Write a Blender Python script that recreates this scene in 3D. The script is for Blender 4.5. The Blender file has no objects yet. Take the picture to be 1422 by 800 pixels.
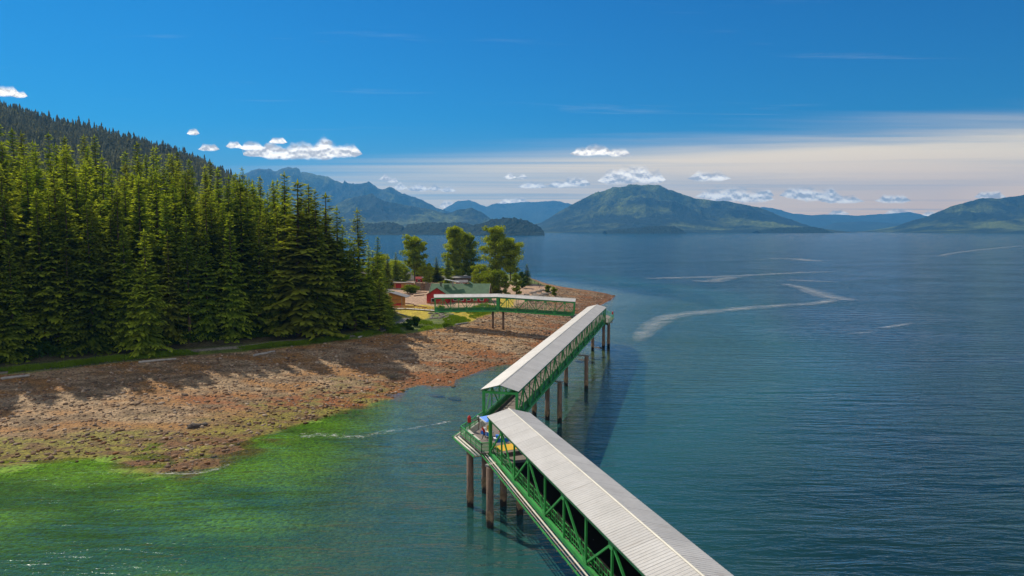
import bpy, bmesh, math, random
import numpy as np
from mathutils import Vector, Matrix

random.seed(7)
RNG = np.random.default_rng(11)
R = math.radians
scene = bpy.context.scene
COL = scene.collection

# ------------------------------------------------------------------ survey
# The photograph is 1422 px wide; one pixel is 1/1000 of the focal length.
H = 34.0
PITCH = math.atan(81.0 / 1000.0)
CP, SP = math.cos(PITCH), math.sin(PITCH)

def ray(u, v):
    a, b = (u - 711) / 1000.0, (400 - v) / 1000.0
    return (a, CP + b * SP, -SP + b * CP)

def at_z(u, v, z):
    d = ray(u, v)
    t = (z - H) / d[2]
    return (d[0] * t, d[1] * t)

def at_y(u, v, y):
    d = ray(u, v)
    t = y / d[1]
    return (d[0] * t, y, H + d[2] * t)

# ------------------------------------------------------------------ helpers
def link(o, parent=None):
    COL.objects.link(o)
    if parent is not None:
        o.parent = parent
    return o

def tag(o, label=None, cat=None, group=None, kind=None):
    if label: o['label'] = label
    if cat: o['category'] = cat
    if group: o['group'] = group
    if kind: o['kind'] = kind
    return o

def empty(name, loc, rz=0.0, label=None, cat=None, group=None):
    o = bpy.data.objects.new(name, None)
    o.empty_display_size = 0.5
    o.location = loc
    o.rotation_euler = (0, 0, rz)
    link(o)
    return tag(o, label, cat, group)

def mesh_np(name, verts, faces, mats, parent=None, midx=None, smooth=False, loc=None, cols=None):
    """faces: (n,k) int array or list of such arrays / list of tuples"""
    me = bpy.data.meshes.new(name)
    v = np.asarray(verts, dtype=np.float32)
    if isinstance(faces, np.ndarray):
        n, k = faces.shape
        me.vertices.add(len(v))
        me.vertices.foreach_set('co', v.ravel())
        me.loops.add(n * k)
        me.loops.foreach_set('vertex_index', faces.astype(np.int32).ravel())
        me.polygons.add(n)
        me.polygons.foreach_set('loop_start', np.arange(0, n * k, k, dtype=np.int32))
        if midx is not None:
            me.polygons.foreach_set('material_index', np.asarray(midx, dtype=np.int32))
        if smooth:
            me.polygons.foreach_set('use_smooth', np.ones(n, dtype=bool))
        me.update(calc_edges=True)
    else:
        me.from_pydata([tuple(map(float, p)) for p in v], [], faces)
        if midx is not None:
            me.polygons.foreach_set('material_index', np.asarray(midx, dtype=np.int32))
        if smooth:
            me.polygons.foreach_set('use_smooth', np.ones(len(me.polygons), dtype=bool))
        me.update()
    if cols is not None:
        for nm, arr in cols.items():
            arr = np.asarray(arr, dtype=np.float32)
            if arr.ndim == 1:
                at = me.attributes.new(nm, 'FLOAT', 'POINT')
                at.data.foreach_set('value', arr)
            else:
                at = me.attributes.new(nm, 'FLOAT_COLOR', 'POINT')
                if arr.shape[1] == 3:
                    arr = np.concatenate([arr, np.ones((len(arr), 1), np.float32)], 1)
                at.data.foreach_set('color', arr.ravel())
    for m in (mats if isinstance(mats, (list, tuple)) else [mats]):
        me.materials.append(m)
    o = bpy.data.objects.new(name, me)
    if loc is not None:
        o.location = loc
    return link(o, parent)

class MB:
    def __init__(s):
        s.v, s.f = [], []
    def add(s, vs, fs):
        b = len(s.v)
        s.v += [tuple(p) for p in vs]
        s.f += [tuple(i + b for i in f) for f in fs]
        return s
    def box(s, c, size, rz=0.0):
        cx, cy, cz = c; a, b, d = size[0] / 2, size[1] / 2, size[2] / 2
        ca, sa = math.cos(rz), math.sin(rz)
        vs = []
        for z in (-d, d):
            for x, y in ((-a, -b), (a, -b), (a, b), (-a, b)):
                vs.append((cx + x * ca - y * sa, cy + x * sa + y * ca, cz + z))
        return s.add(vs, [(3, 2, 1, 0), (4, 5, 6, 7), (0, 1, 5, 4), (1, 2, 6, 5), (2, 3, 7, 6), (3, 0, 4, 7)])
    def bar(s, p, q, w, h=None):
        h = h or w
        p, q = Vector(p), Vector(q)
        d = (q - p).normalized()
        up = Vector((0, 0, 1)) if abs(d.z) < 0.95 else Vector((1, 0, 0))
        a = d.cross(up).normalized() * (w / 2)
        b = a.cross(d).normalized() * (h / 2)
        vs = []
        for c in (p, q):
            for x, y in ((-1, -1), (1, -1), (1, 1), (-1, 1)):
                vs.append(c + a * x + b * y)
        return s.add(vs, [(0, 1, 2, 3), (7, 6, 5, 4), (0, 4, 5, 1), (1, 5, 6, 2), (2, 6, 7, 3), (3, 7, 4, 0)])
    def tube(s, p, q, r, r2=None, n=8, cap=True):
        r2 = r if r2 is None else r2
        p, q = Vector(p), Vector(q)
        d = (q - p).normalized()
        up = Vector((0, 0, 1)) if abs(d.z) < 0.95 else Vector((1, 0, 0))
        a = d.cross(up).normalized(); b = a.cross(d).normalized()
        vs = []
        for c, rr in ((p, r), (q, r2)):
            for i in range(n):
                t = 2 * math.pi * i / n
                vs.append(c + a * (rr * math.cos(t)) + b * (rr * math.sin(t)))
        fs = [(i, (i + 1) % n, n + (i + 1) % n, n + i) for i in range(n)]
        if cap:
            fs += [tuple(range(n - 1, -1, -1)), tuple(range(n, 2 * n))]
        return s.add(vs, fs)
    def prism(s, poly, z0, z1):
        n = len(poly)
        ar = sum(poly[i][0] * poly[(i + 1) % n][1] - poly[(i + 1) % n][0] * poly[i][1] for i in range(n))
        if ar < 0: poly = poly[::-1]
        vs = [(x, y, z0) for x, y in poly] + [(x, y, z1) for x, y in poly]
        fs = [tuple(range(n - 1, -1, -1)), tuple(range(n, 2 * n))]
        fs += [(i, (i + 1) % n, n + (i + 1) % n, n + i) for i in range(n)]
        return s.add(vs, fs)
    def ico(s, c, r, sq=(1, 1, 1), jit=0.0, sub=1, rnd=random):
        bm = bmesh.new()
        bmesh.ops.create_icosphere(bm, subdivisions=sub, radius=1)
        rz = rnd.random() * 6.28
        vs = []
        for v in bm.verts:
            k = 1 + rnd.uniform(-jit, jit)
            x, y, z = v.co.x * sq[0] * k, v.co.y * sq[1] * k, v.co.z * sq[2] * k
            vs.append((c[0] + r * (x * math.cos(rz) - y * math.sin(rz)), c[1] + r * (x * math.sin(rz) + y * math.cos(rz)), c[2] + r * z))
        fs = [tuple(v.index for v in f.verts) for f in bm.faces]
        bm.free()
        return s.add(vs, fs)
    def build(s, name, mat, parent=None, smooth=False, loc=None):
        return mesh_np(name, s.v, s.f, mat, parent, smooth=smooth, loc=loc)

def children(o):
    return [c for c in bpy.data.objects if c.parent == o]

def copy_thing(root, kids, loc, rz=0.0, sc=1.0, label=None, group=None, tilt=(0, 0)):
    r = root.copy(); COL.objects.link(r)
    r.location = loc; r.rotation_euler = (tilt[0], tilt[1], rz)
    r.scale = (sc, sc, sc) if not isinstance(sc, (tuple, list)) else sc
    if label: r['label'] = label
    if group: r['group'] = group
    for k in kids:
        c = k.copy(); COL.objects.link(c); c.parent = r
    return r

# ------------------------------------------------------------------ numpy noise
def _hash(ix, iy, seed):
    h = (ix.astype(np.int64) * 374761393 + iy.astype(np.int64) * 668265263 + seed * 974634777) & 0x7fffffff
    h = ((h ^ (h >> 13)) * 1274126177) & 0x7fffffff
    return ((h ^ (h >> 16)) & 0xffff) / 65535.0

def vnoise(x, y, seed=0):
    ix, iy = np.floor(x), np.floor(y)
    fx, fy = x - ix, y - iy
    fx = fx * fx * (3 - 2 * fx); fy = fy * fy * (3 - 2 * fy)
    a = _hash(ix, iy, seed); b = _hash(ix + 1, iy, seed)
    c = _hash(ix, iy + 1, seed); d = _hash(ix + 1, iy + 1, seed)
    return (a * (1 - fx) + b * fx) * (1 - fy) + (c * (1 - fx) + d * fx) * fy

def fbm(x, y, oct=4, seed=0, gain=0.5):
    s = 0; a = 1; t = 0
    for i in range(oct):
        s = s + a * vnoise(x * 2 ** i + 13.7 * i, y * 2 ** i - 7.3 * i, seed + i); t += a; a *= gain
    return s / t

def ridged(x, y, oct=5, seed=0, gain=0.5):
    s = 0; a = 1; t = 0
    for i in range(oct):
        n = 1 - np.abs(2 * vnoise(x * 2 ** i + 3.1 * i, y * 2 ** i + 9.2 * i, seed + i) - 1)
        s = s + a * n * n; t += a; a *= gain
    return s / t

def sstep(a, b, x):
    t = np.clip((x - a) / (b - a), 0, 1)
    return t * t * (3 - 2 * t)

def seg_dist(px, py, pts, closed=False):
    d = np.full(px.shape, 1e9)
    n = len(pts)
    for i in range(n if closed else n - 1):
        ax, ay = pts[i]; bx, by = pts[(i + 1) % n]
        dx, dy = bx - ax, by - ay
        t = np.clip(((px - ax) * dx + (py - ay) * dy) / (dx * dx + dy * dy + 1e-9), 0, 1)
        d = np.minimum(d, np.hypot(px - ax - t * dx, py - ay - t * dy))
    return d

def inside(px, py, pts):
    c = np.zeros(px.shape, bool)
    n = len(pts)
    for i in range(n):
        ax, ay = pts[i]; bx, by = pts[(i + 1) % n]
        if ay == by: continue
        m = (ay > py) != (by > py)
        c ^= m & (px < (bx - ax) * (py - ay) / (by - ay) + ax)
    return c

def sdist(px, py, pts):
    d = seg_dist(px, py, pts, True)
    return np.where(inside(px, py, pts), d, -d)

# ------------------------------------------------------------------ materials
class G:
    """tiny node-graph writer"""
    def __init__(s, tree):
        s.t = tree; s.n = tree.nodes; s.l = tree.links
    def node(s, typ, **kw):
        nd = s.n.new(typ)
        for k, v in kw.items():
            setattr(nd, k, v)
        return nd
    def put(s, inp, val):
        if hasattr(val, 'is_output') or isinstance(val, bpy.types.NodeSocket):
            s.l.new(val, inp)
        elif val is not None:
            inp.default_value = val
    def math(s, op, a, b=None, c=None, clamp=False):
        nd = s.n.new('ShaderNodeMath'); nd.operation = op; nd.use_clamp = clamp
        for i, x in enumerate((a, b, c)):
            if x is not None: s.put(nd.inputs[i], x)
        return nd.outputs[0]
    def noise(s, vec, scale, detail=4, rough=0.55, dist=0.0, typ='FBM'):
        nd = s.n.new('ShaderNodeTexNoise')
        if vec is not None: s.l.new(vec, nd.inputs['Vector'])
        nd.inputs['Scale'].default_value = scale; nd.inputs['Detail'].default_value = detail
        nd.inputs['Roughness'].default_value = rough; nd.inputs['Distortion'].default_value = dist
        return nd.outputs['Fac']
    def ramp(s, fac, stops):
        nd = s.n.new('ShaderNodeValToRGB')
        s.l.new(fac, nd.inputs[0])
        e = nd.color_ramp.elements
        while len(e) < len(stops): e.new(0.5)
        for el, (p, c) in zip(e, stops):
            el.position = p; el.color = c if len(c) == 4 else (*c, 1)
        return nd.outputs['Color']
    def mix(s, fac, a, b, blend='MIX'):
        nd = s.n.new('ShaderNodeMix'); nd.data_type = 'RGBA'; nd.blend_type = blend
        s.put(nd.inputs[0], fac)
        s.put(nd.inputs[6], a if not isinstance(a, tuple) or len(a) == 4 else (*a, 1))
        s.put(nd.inputs[7], b if not isinstance(b, tuple) or len(b) == 4 else (*b, 1))
        return nd.outputs[2]
    def mapr(s, x, a, b, c=0.0, d=1.0, smooth=False):
        nd = s.n.new('ShaderNodeMapRange')
        if smooth: nd.interpolation_type = 'SMOOTHSTEP'
        s.put(nd.inputs[0], x)
        for i, k in enumerate((a, b, c, d)): nd.inputs[1 + i].default_value = k
        return nd.outputs[0]
    def mapping(s, vec, rot=(0, 0, 0), scale=(1, 1, 1), loc=(0, 0, 0)):
        nd = s.n.new('ShaderNodeMapping')
        s.l.new(vec, nd.inputs[0])
        nd.inputs['Rotation'].default_value = rot; nd.inputs['Scale'].default_value = scale
        nd.inputs['Location'].default_value = loc
        return nd.outputs[0]
    def bump(s, h, strength=0.5, dist=0.1, normal=None):
        nd = s.n.new('ShaderNodeBump')
        s.put(nd.inputs['Height'], h)
        nd.inputs['Strength'].default_value = strength; nd.inputs['Distance'].default_value = dist
        if normal is not None: s.l.new(normal, nd.inputs['Normal'])
        return nd.outputs[0]

def new_mat(name):
    m = bpy.data.materials.new(name); m.use_nodes = True
    for n in list(m.node_tree.nodes): m.node_tree.nodes.remove(n)
    g = G(m.node_tree)
    g.out = g.node('ShaderNodeOutputMaterial')
    return m, g

def principled(g, color, rough=0.7, metal=0.0, normal=None, spec=0.5):
    b = g.node('ShaderNodeBsdfPrincipled')
    g.put(b.inputs['Base Color'], color if not isinstance(color, tuple) or len(color) == 4 else (*color, 1))
    g.put(b.inputs['Roughness'], rough); g.put(b.inputs['Metallic'], metal)
    b.inputs['Specular IOR Level'].default_value = spec
    if normal is not None: g.l.new(normal, b.inputs['Normal'])
    return b

def surf_mat(name, col, var=0.25, scale=2.0, rough=0.7, metal=0.0, bump=0.0, bscale=8.0, dirt=None, spec=0.5):
    """painted or natural surface with blotchy tone, fine grain and optional dirt colour"""
    m, g = new_mat(name)
    pos = g.node('ShaderNodeNewGeometry').outputs['Position']
    n1 = g.noise(pos, scale, 5, 0.6)
    lo = tuple(c * (1 - var) for c in col); hi = tuple(min(1, c * (1 + var)) for c in col)
    c = g.ramp(n1, [(0.3, lo), (0.7, hi)])
    if dirt:
        n2 = g.noise(pos, scale * 0.6, 6, 0.7, 1.0)
        f = g.mapr(n2, 0.56, 0.75, 0, 0.85)
        c = g.mix(f, c, dirt)
    nrm = g.bump(g.noise(pos, bscale, 4), bump, 0.05) if bump > 0 else None
    b = principled(g, c, rough, metal, nrm, spec)
    g.l.new(b.outputs[0], g.out.inputs[0])
    return m

def foliage_mat(name, dark, light, trans=0.35, nscale=0.5, tip=None, rv=0.35, young=None):
    m, g = new_mat(name)
    pos = g.node('ShaderNodeNewGeometry').outputs['Position']
    oi = g.node('ShaderNodeObjectInfo')
    n = g.noise(pos, nscale, 4, 0.65)
    a = g.math('ADD', g.mapr(n, 0.3, 0.7, 0, 0.75), g.math('MULTIPLY', g.math('SUBTRACT', oi.outputs['Random'], 0.5), rv), clamp=True)
    c = g.mix(a, dark, light)
    if tip:
        # hue differs from tree to tree
        hb = g.math('FRACT', g.math('MULTIPLY', oi.outputs['Random'], 7.31))
        c = g.mix(g.mapr(hb, 0.65, 1.0, 0, 0.7), c, tip)
    if young:
        tip_lit = g.node('ShaderNodeAttribute', attribute_name='young').outputs['Fac']  # tip tone: new growth, plus painted self-shade contrast with a dark inside
        hv = g.math('FRACT', g.math('MULTIPLY', oi.outputs['Random'], 3.77))
        c = g.mix(g.math('MULTIPLY', tip_lit, g.mapr(hv, 0, 1, .35, 1.0)), c, young)
    d = g.node('ShaderNodeBsdfDiffuse'); g.l.new(c, d.inputs[0])
    t = g.node('ShaderNodeBsdfTranslucent')
    c2 = g.mix(1.0, c, (1.25, 1.15, 0.5, 1), 'MULTIPLY')
    g.l.new(c2, t.inputs[0])
    mx = g.node('ShaderNodeMixShader'); mx.inputs[0].default_value = trans
    g.l.new(d.outputs[0], mx.inputs[1]); g.l.new(t.outputs[0], mx.inputs[2])
    g.l.new(mx.outputs[0], g.out.inputs[0])
    return m

M = {}
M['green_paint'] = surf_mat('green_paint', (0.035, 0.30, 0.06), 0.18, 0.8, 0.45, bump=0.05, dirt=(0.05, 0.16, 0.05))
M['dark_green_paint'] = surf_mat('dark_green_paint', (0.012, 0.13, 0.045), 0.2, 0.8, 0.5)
M['deck'] = surf_mat('deck_planks', (0.19, 0.16, 0.135), 0.2, 1.2, 0.85, bump=0.2, bscale=5)
M['dark_panel'] = None
M['pipe'] = surf_mat('pale_pipe', (0.62, 0.58, 0.47), 0.12, 1.0, 0.45)
M['white'] = surf_mat('white_paint', (0.78, 0.77, 0.72), 0.06, 1.5, 0.5)
M['yellow'] = surf_mat('yellow_fabric', (0.85, 0.50, 0.01), 0.08, 1.0, 0.6)
M['blue_fabric'] = surf_mat('blue_fabric', (0.01, 0.20, 0.80), 0.08, 2.0, 0.6)
M['red'] = surf_mat('red_paint', (0.50, 0.018, 0.012), 0.15, 1.5, 0.6)
M['red_board'] = surf_mat('red_board', (0.42, 0.020, 0.015), 0.2, 0.8, 0.7)
M['orange_wood'] = surf_mat('orange_wood', (0.62, 0.27, 0.06), 0.2, 0.8, 0.75)
M['grey_wood'] = surf_mat('grey_wood', (0.24, 0.19, 0.145), 0.3, 1.0, 0.85)
M['brown_wood'] = surf_mat('brown_wood', (0.22, 0.13, 0.07), 0.35, 1.0, 0.85)
M['green_roof'] = surf_mat('green_roof', (0.075, 0.15, 0.07), 0.2, 0.7, 0.8)
M['grey_roof'] = surf_mat('grey_roof', (0.20, 0.19, 0.18), 0.15, 0.7, 0.7)
M['pale_roof'] = surf_mat('pale_roof', (0.42, 0.34, 0.25), 0.15, 0.7, 0.7)
M['glass'] = surf_mat('window_dark', (0.02, 0.025, 0.03), 0.1, 1.0, 0.15)
M['rock'] = surf_mat('rock', (0.23, 0.19, 0.15), 0.45, 0.7, 0.9, bump=0.6, bscale=3)
M['dark_rock'] = surf_mat('dark_rock', (0.055, 0.04, 0.03), 0.4, 0.8, 0.85, bump=0.6, bscale=3)
M['bark'] = surf_mat('bark', (0.10, 0.065, 0.04), 0.35, 1.5, 0.95)
M['driftwood'] = surf_mat('driftwood', (0.42, 0.38, 0.33), 0.25, 1.0, 0.9)
M['concrete'] = surf_mat('concrete', (0.30, 0.28, 0.25), 0.2, 1.0, 0.9)
M['spruce'] = foliage_mat('spruce_needles', (0.025, 0.055, 0.008), (0.16, 0.28, 0.022), 0.52, 0.35, (0.18, 0.17, 0.035), 0.6, (0.56, 0.66, 0.06))
M['far_spruce'] = foliage_mat('far_needles', (0.09, 0.105, 0.08), (0.28, 0.29, 0.19), 0.4, 0.05, None, .3)  # greyer, paler needles: distance haze put into the colour
M['leaf'] = foliage_mat('broad_leaves', (0.15, 0.22, 0.01), (0.50, 0.56, 0.03), 0.55, 0.3)
M['leaf_light'] = foliage_mat('light_leaves', (0.13, 0.19, 0.012), (0.28, 0.34, 0.03), 0.45, 0.4)
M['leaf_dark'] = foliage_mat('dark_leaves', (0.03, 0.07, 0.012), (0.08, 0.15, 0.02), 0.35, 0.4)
M['grass'] = foliage_mat('grass_blades', (0.10, 0.18, 0.012), (0.22, 0.34, 0.025), 0.4, 0.2)

def roof_mat():
    m, g = new_mat('ribbed_metal_roof')
    pos = g.node('ShaderNodeNewGeometry').outputs['Position']
    n = g.noise(pos, 0.35, 5, 0.65); n2 = g.noise(pos, 3.0, 4, 0.6)
    c = g.ramp(g.math('ADD', g.math('MULTIPLY', n, 0.7), g.math('MULTIPLY', n2, 0.3)), [(0.3, (0.45, 0.43, 0.39)), (0.7, (0.60, 0.575, 0.53))])
    # panel laps and rust weeping from the ridge, in each walkway's own frame
    tc_ = g.node('ShaderNodeTexCoord').outputs['Object']
    sx_ = g.node('ShaderNodeSeparateXYZ'); g.l.new(tc_, sx_.inputs[0])
    fx_ = g.math('FRACT', g.math('DIVIDE', sx_.outputs[0], 2.88))
    lap = g.math('GREATER_THAN', g.math('MULTIPLY', g.math('ABSOLUTE', g.math('SUBTRACT', fx_, .5)), 2), .975)
    pan = g.n.new('ShaderNodeTexWhiteNoise'); pan.noise_dimensions = '1D'; g.l.new(g.math('FLOOR', g.math('DIVIDE', sx_.outputs[0], 2.88)), pan.inputs['W'])
    sc2 = g.node('ShaderNodeVectorMath', operation='SCALE'); g.l.new(c, sc2.inputs[0]); g.l.new(g.mapr(pan.outputs['Value'], 0, 1, .94, 1.03), sc2.inputs['Scale'])
    stn = g.noise(g.mapping(tc_, scale=(3.2, .35, 1)), 1.0, 5, .7)
    c = g.mix(g.mapr(stn, .56, .8, 0, .55), sc2.outputs[0], (.25, .19, .13))
    c = g.mix(g.math('MULTIPLY', lap, .28), c, (.16, .15, .14))
    b = principled(g, c, 0.5, 0.0)
    g.l.new(b.outputs[0], g.out.inputs[0])
    return m
M['roof'] = roof_mat()

def dark_panel_mat():
    m, g = new_mat('dark_netting_shade')
    tc = g.node('ShaderNodeTexCoord').outputs['Object']
    v = g.node('ShaderNodeTexVoronoi'); v.inputs['Scale'].default_value = 1.1
    g.l.new(g.mapping(tc, scale=(1, 1, 1)), v.inputs['Vector'])
    f = g.mapr(v.outputs['Distance'], 0.035, 0.06, 1, 0)  # pale specks painted in for daylight through small holes
    c = g.mix(f, (0.018, 0.016, 0.014), (0.25, 0.25, 0.27))
    b = principled(g, c, 0.9, spec=0.1)
    g.l.new(b.outputs[0], g.out.inputs[0])
    return m
M['dark_panel'] = dark_panel_mat()

def clear_panel_mat():
    m, g = new_mat('clear_rail_panel')
    t = g.node('ShaderNodeBsdfTransparent'); t.inputs[0].default_value = (0.75, 0.9, 0.78, 1)
    b = principled(g, (0.25, 0.5, 0.28), 0.15)
    mx = g.node('ShaderNodeMixShader'); mx.inputs[0].default_value = 0.4
    g.l.new(t.outputs[0], mx.inputs[1]); g.l.new(b.outputs[0], mx.inputs[2])
    g.l.new(mx.outputs[0], g.out.inputs[0])
    return m
M['clear'] = clear_panel_mat()

def pile_mat():
    m, g = new_mat('rusted_steel_pile')
    pos = g.node('ShaderNodeNewGeometry').outputs['Position']
    z = g.node('ShaderNodeSeparateXYZ'); g.l.new(pos, z.inputs[0])
    zz = g.math('ADD', z.outputs[2], g.math('MULTIPLY', g.math('SUBTRACT', g.noise(pos, 1.2, 4), 0.5), 1.4))
    n = g.noise(g.mapping(pos, scale=(1, 1, 0.25)), 3, 5, 0.7)
    c = g.ramp(n, [(0.3, (0.09, 0.06, 0.045)), (0.55, (0.19, 0.12, 0.08)), (0.75, (0.30, 0.22, 0.16))])
    b = principled(g, g.mix(g.mapr(zz, 0.6, 1.0, 1, 0), c, (0.012, 0.01, 0.008)), 0.85, normal=g.bump(n, 0.4, 0.05))
    g.l.new(b.outputs[0], g.out.inputs[0])
    return m
M['pile'] = pile_mat()
M['barnacle'] = surf_mat('barnacles', (0.23, 0.15, 0.085), 0.5, 1.6, 0.95, bump=0.8, bscale=6, dirt=(0.07, 0.04, 0.025))

# ------------------------------------------------------------------ terrain
SHORE_PX = [(-420, 700), (-180, 672), (-60, 656), (0, 648), (70, 640), (130, 635), (165, 632), (180, 650), (215, 658), (270, 655),
            (320, 634), (345, 610), (395, 594), (440, 581), (490, 567), (530, 555), (556, 549), (562, 539), (582, 534), (602, 537),
            (630, 536), (634, 527), (655, 520), (680, 510), (702, 506), (735, 506), (772, 500), (800, 490), (812, 478),
            (818, 460), (817, 442), (832, 425), (849, 416), (854, 411), (840, 407), (819, 403.5), (800, 401), (781, 398.5), (768, 396), (752, 392), (738, 388)]
SHORE = [at_z(u, v, 0) for u, v in SHORE_PX] + [(2, 497), (-25, 505), (-70, 520), (-160, 560), (-420, 640), (-900, 700), (-900, 60)]
VEG_PX = [(-420, 560), (-180, 536), (-60, 524), (0, 521), (60, 515), (120, 509), (190, 501), (240, 496), (330, 489), (380, 484), (430, 479), (500, 470), (535, 463),
          (560, 464), (590, 460), (620, 455), (650, 448), (668, 440), (690, 434), (712, 425), (738, 414), (760, 407), (774, 402), (770, 399), (755, 396)]
VEG = [at_z(u, v, 4) for u, v in VEG_PX] + [(8, 478), (-25, 490), (-70, 505), (-160, 545), (-420, 620), (-890, 680), (-890, 180)]

def hill_t(x, y):
    return sstep(0, 1, (-52 - 0.22 * (y - 200) - x) / 45.0)

def height(x, y):
    ds = sdist(x, y, SHORE); dv = sdist(x, y, VEG)
    big = fbm(x / 14, y / 14, 3, 5) - 0.5
    small = fbm(x / 2.2, y / 2.2, 3, 9) - 0.5
    zb = 4.0 * np.clip(ds / (ds + np.maximum(-dv, 0.0) + 1e-6), 0, 1) ** 1.15
    zb = zb + (big * 0.7 + small * 0.22) * np.clip(ds / 6, 0, 1) * np.clip(-dv / 4, 0, 1)
    low = (fbm(x / 5, y / 2.2, 4, 21) - 0.46) * 0.9 * sstep(-9, -1, ds) * sstep(14, 3, ds) * sstep(-10, -25, x)
    zs = -0.02 - 0.040 * np.maximum(-ds, 0) * (1 + 1.2 * sstep(-40, 0, x)) - 0.0006 * np.maximum(-ds, 0) ** 2
    zi = 4.0 + np.minimum(dv * 0.1, 0.8) + 0.15 * small + np.clip(dv - 10, 0, 75) * 0.33 * hill_t(x, y) * sstep(430, 330, y)
    z = np.where(ds < 0, np.maximum(zs, -14), np.where(dv > 0, zi, zb))
    return z + low

def hgt(x, y):
    return float(height(np.array([float(x)]), np.array([float(y)]))[0])

def axis(parts):
    out = []
    for a, b, s in parts:
        out.append(np.arange(a, b, s))
    return np.unique(np.concatenate(out))

gx = axis([(-900, -200, 12), (-200, -110, 2.2), (-110, 62, 0.95), (62, 140, 4)])
gy = axis([(40, 80, 2.5), (80, 260, 0.95), (260, 420, 1.5), (420, 560, 3), (560, 720, 16)])
X, Y = np.meshgrid(gx, gy)
xf, yf = X.ravel(), Y.ravel()
Z = height(xf, yf)
DS = sdist(xf, yf, SHORE); DV = sdist(xf, yf, VEG)
nx, ny = len(gx), len(gy)
def grid_faces(nx, ny):
    i = np.arange(nx - 1)[None, :] + np.arange(ny - 1)[:, None] * nx
    i = i.ravel()
    return np.stack([i, i + 1, i + 1 + nx, i + nx], 1)

def lerp3(a, b, t):
    return np.asarray(a)[None, :] * (1 - t[:, None]) + (np.asarray(b)[None, :] if np.ndim(b) == 1 else b) * t[:, None] if np.ndim(a) == 1 else a * (1 - t[:, None]) + (np.asarray(b)[None, :] if np.ndim(b) == 1 else b) * t[:, None]

LAWNS_PX = [[(549, 431), (562, 429), (596, 434), (597, 441), (584, 447), (575, 449), (560, 442), (549, 436)],
            [(622, 432), (650, 432), (682, 433), (668, 440), (650, 447), (636, 441)],
            [(690, 416), (716, 414), (712, 424), (694, 427)],
            [(560, 424), (592, 424), (608, 428), (590, 431), (560, 429)]]
LAWNS = [[at_z(u, v, 4.6) for u, v in p] for p in LAWNS_PX]
PATH = [at_z(u, v, 4.5) for u, v in [(-300, 540), (-120, 525), (-20, 517), (60, 510), (130, 503), (200, 495), (240, 489), (330, 482), (400, 474), (470, 468), (520, 461), (552, 450), (566, 443)]]

n1 = fbm(xf / 9, yf / 5, 5, 31); n2 = fbm(xf / 3, yf / 1.6, 4, 41); n3 = fbm(xf / 25, yf / 14, 3, 51)
pebble = lerp3((0.17, 0.108, 0.052), (0.42, 0.285, 0.155), sstep(0.3, 0.7, n2))
pebble = lerp3(pebble, (0.34, 0.155, 0.035), sstep(0.42, 0.64, n1) * 0.8)
# rust-brown weed, yellow-green algae further down
leftness = sstep(-25, -38, xf)
weed = sstep(0.40, 0.58, n2 * 0.5 + n1 * 0.5 + 0.16 * (sstep(10, 2, DS)) - 0.05)
c = pebble
wcol = lerp3((0.22, 0.075, 0.012), lerp3((0.17, 0.10, 0.022), (0.22, 0.15, 0.03), n2), sstep(-30, -48, xf))
c = lerp3(c, wcol, weed * sstep(15, 4, DS) * 0.95)
band = sstep(20, 12, DS) * sstep(6, 11, DS) * sstep(0.45, 0.6, n1) * (1 - leftness) 
c = lerp3(c, (0.25, 0.075, 0.01), band * 0.8)
c = lerp3(c, (0.10, 0.035, 0.012), sstep(0.58, 0.66, n2) * sstep(16, 5, DS) * 0.8)
alg = sstep(19, 8, DS + 16 * (n1 - 0.5)) * sstep(-23, -30, xf) * (1 - .8 * sstep(-42, -33, xf) * sstep(3, 8, DS))
c = lerp3(c, lerp3((0.22, 0.20, 0.012), (0.13, 0.07, 0.015), sstep(0.50, 0.62, n2)), alg * 0.8)
# sea bed: green weed in the lee of the beach, grey-green sand elsewhere
bed = lerp3((0.035, 0.11, 0.002), (0.15, 0.28, 0.004), sstep(0.3, 0.68, fbm(xf / 16, yf / 7, 3, 61)))
bed2 = lerp3((0.10, 0.11, 0.07), (0.16, 0.17, 0.10), sstep(0.4, 0.6, n2))
bed = lerp3(bed2, bed, sstep(-16, -32, xf) * 1.0)
c = lerp3(c, bed, sstep(0.3, -1.6, DS))
# wrack line: dry weed and twigs left by the highest tide, and a darker damp band
wr_ = np.abs(-DV - 5.5 + 4 * (fbm(xf / 12, yf / 12, 3, 91) - .5))
c = lerp3(c, (0.075, 0.045, 0.022), sstep(.9, .2, wr_) * sstep(.45, .58, n2) * .5)
wr2 = np.abs(-DV - 13 + 8 * (fbm(xf / 14, yf / 14, 3, 95) - .5))
c = lerp3(c, (0.11, 0.06, 0.025), sstep(1.3, .2, wr2) * sstep(.46, .6, n2) * .35)
for pz_, pc_, lo2 in (([(225, 556), (330, 550), (420, 546), (480, 538), (525, 526), (560, 536), (560, 550), (505, 560), (400, 563), (300, 568)], (0.24, 0.072, 0.010), .40),
                     ([(560, 520), (640, 505), (700, 488), (750, 478), (760, 486), (700, 505), (640, 522), (600, 535)], (0.27, 0.085, 0.012), .47),
                     ([(150, 640), (185, 612), (260, 598), (350, 592), (430, 590), (395, 606), (330, 632), (270, 656), (200, 660)], (0.15, 0.062, 0.018), .42)):
    dz_ = sdist(xf, yf, [at_z(u, v, 1.0) for u, v in pz_])
    c = lerp3(c, pc_, sstep(-1.5, 2.0, dz_) * sstep(lo2, lo2 + .14, n2 * .6 + n1 * .4) * .9)
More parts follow.
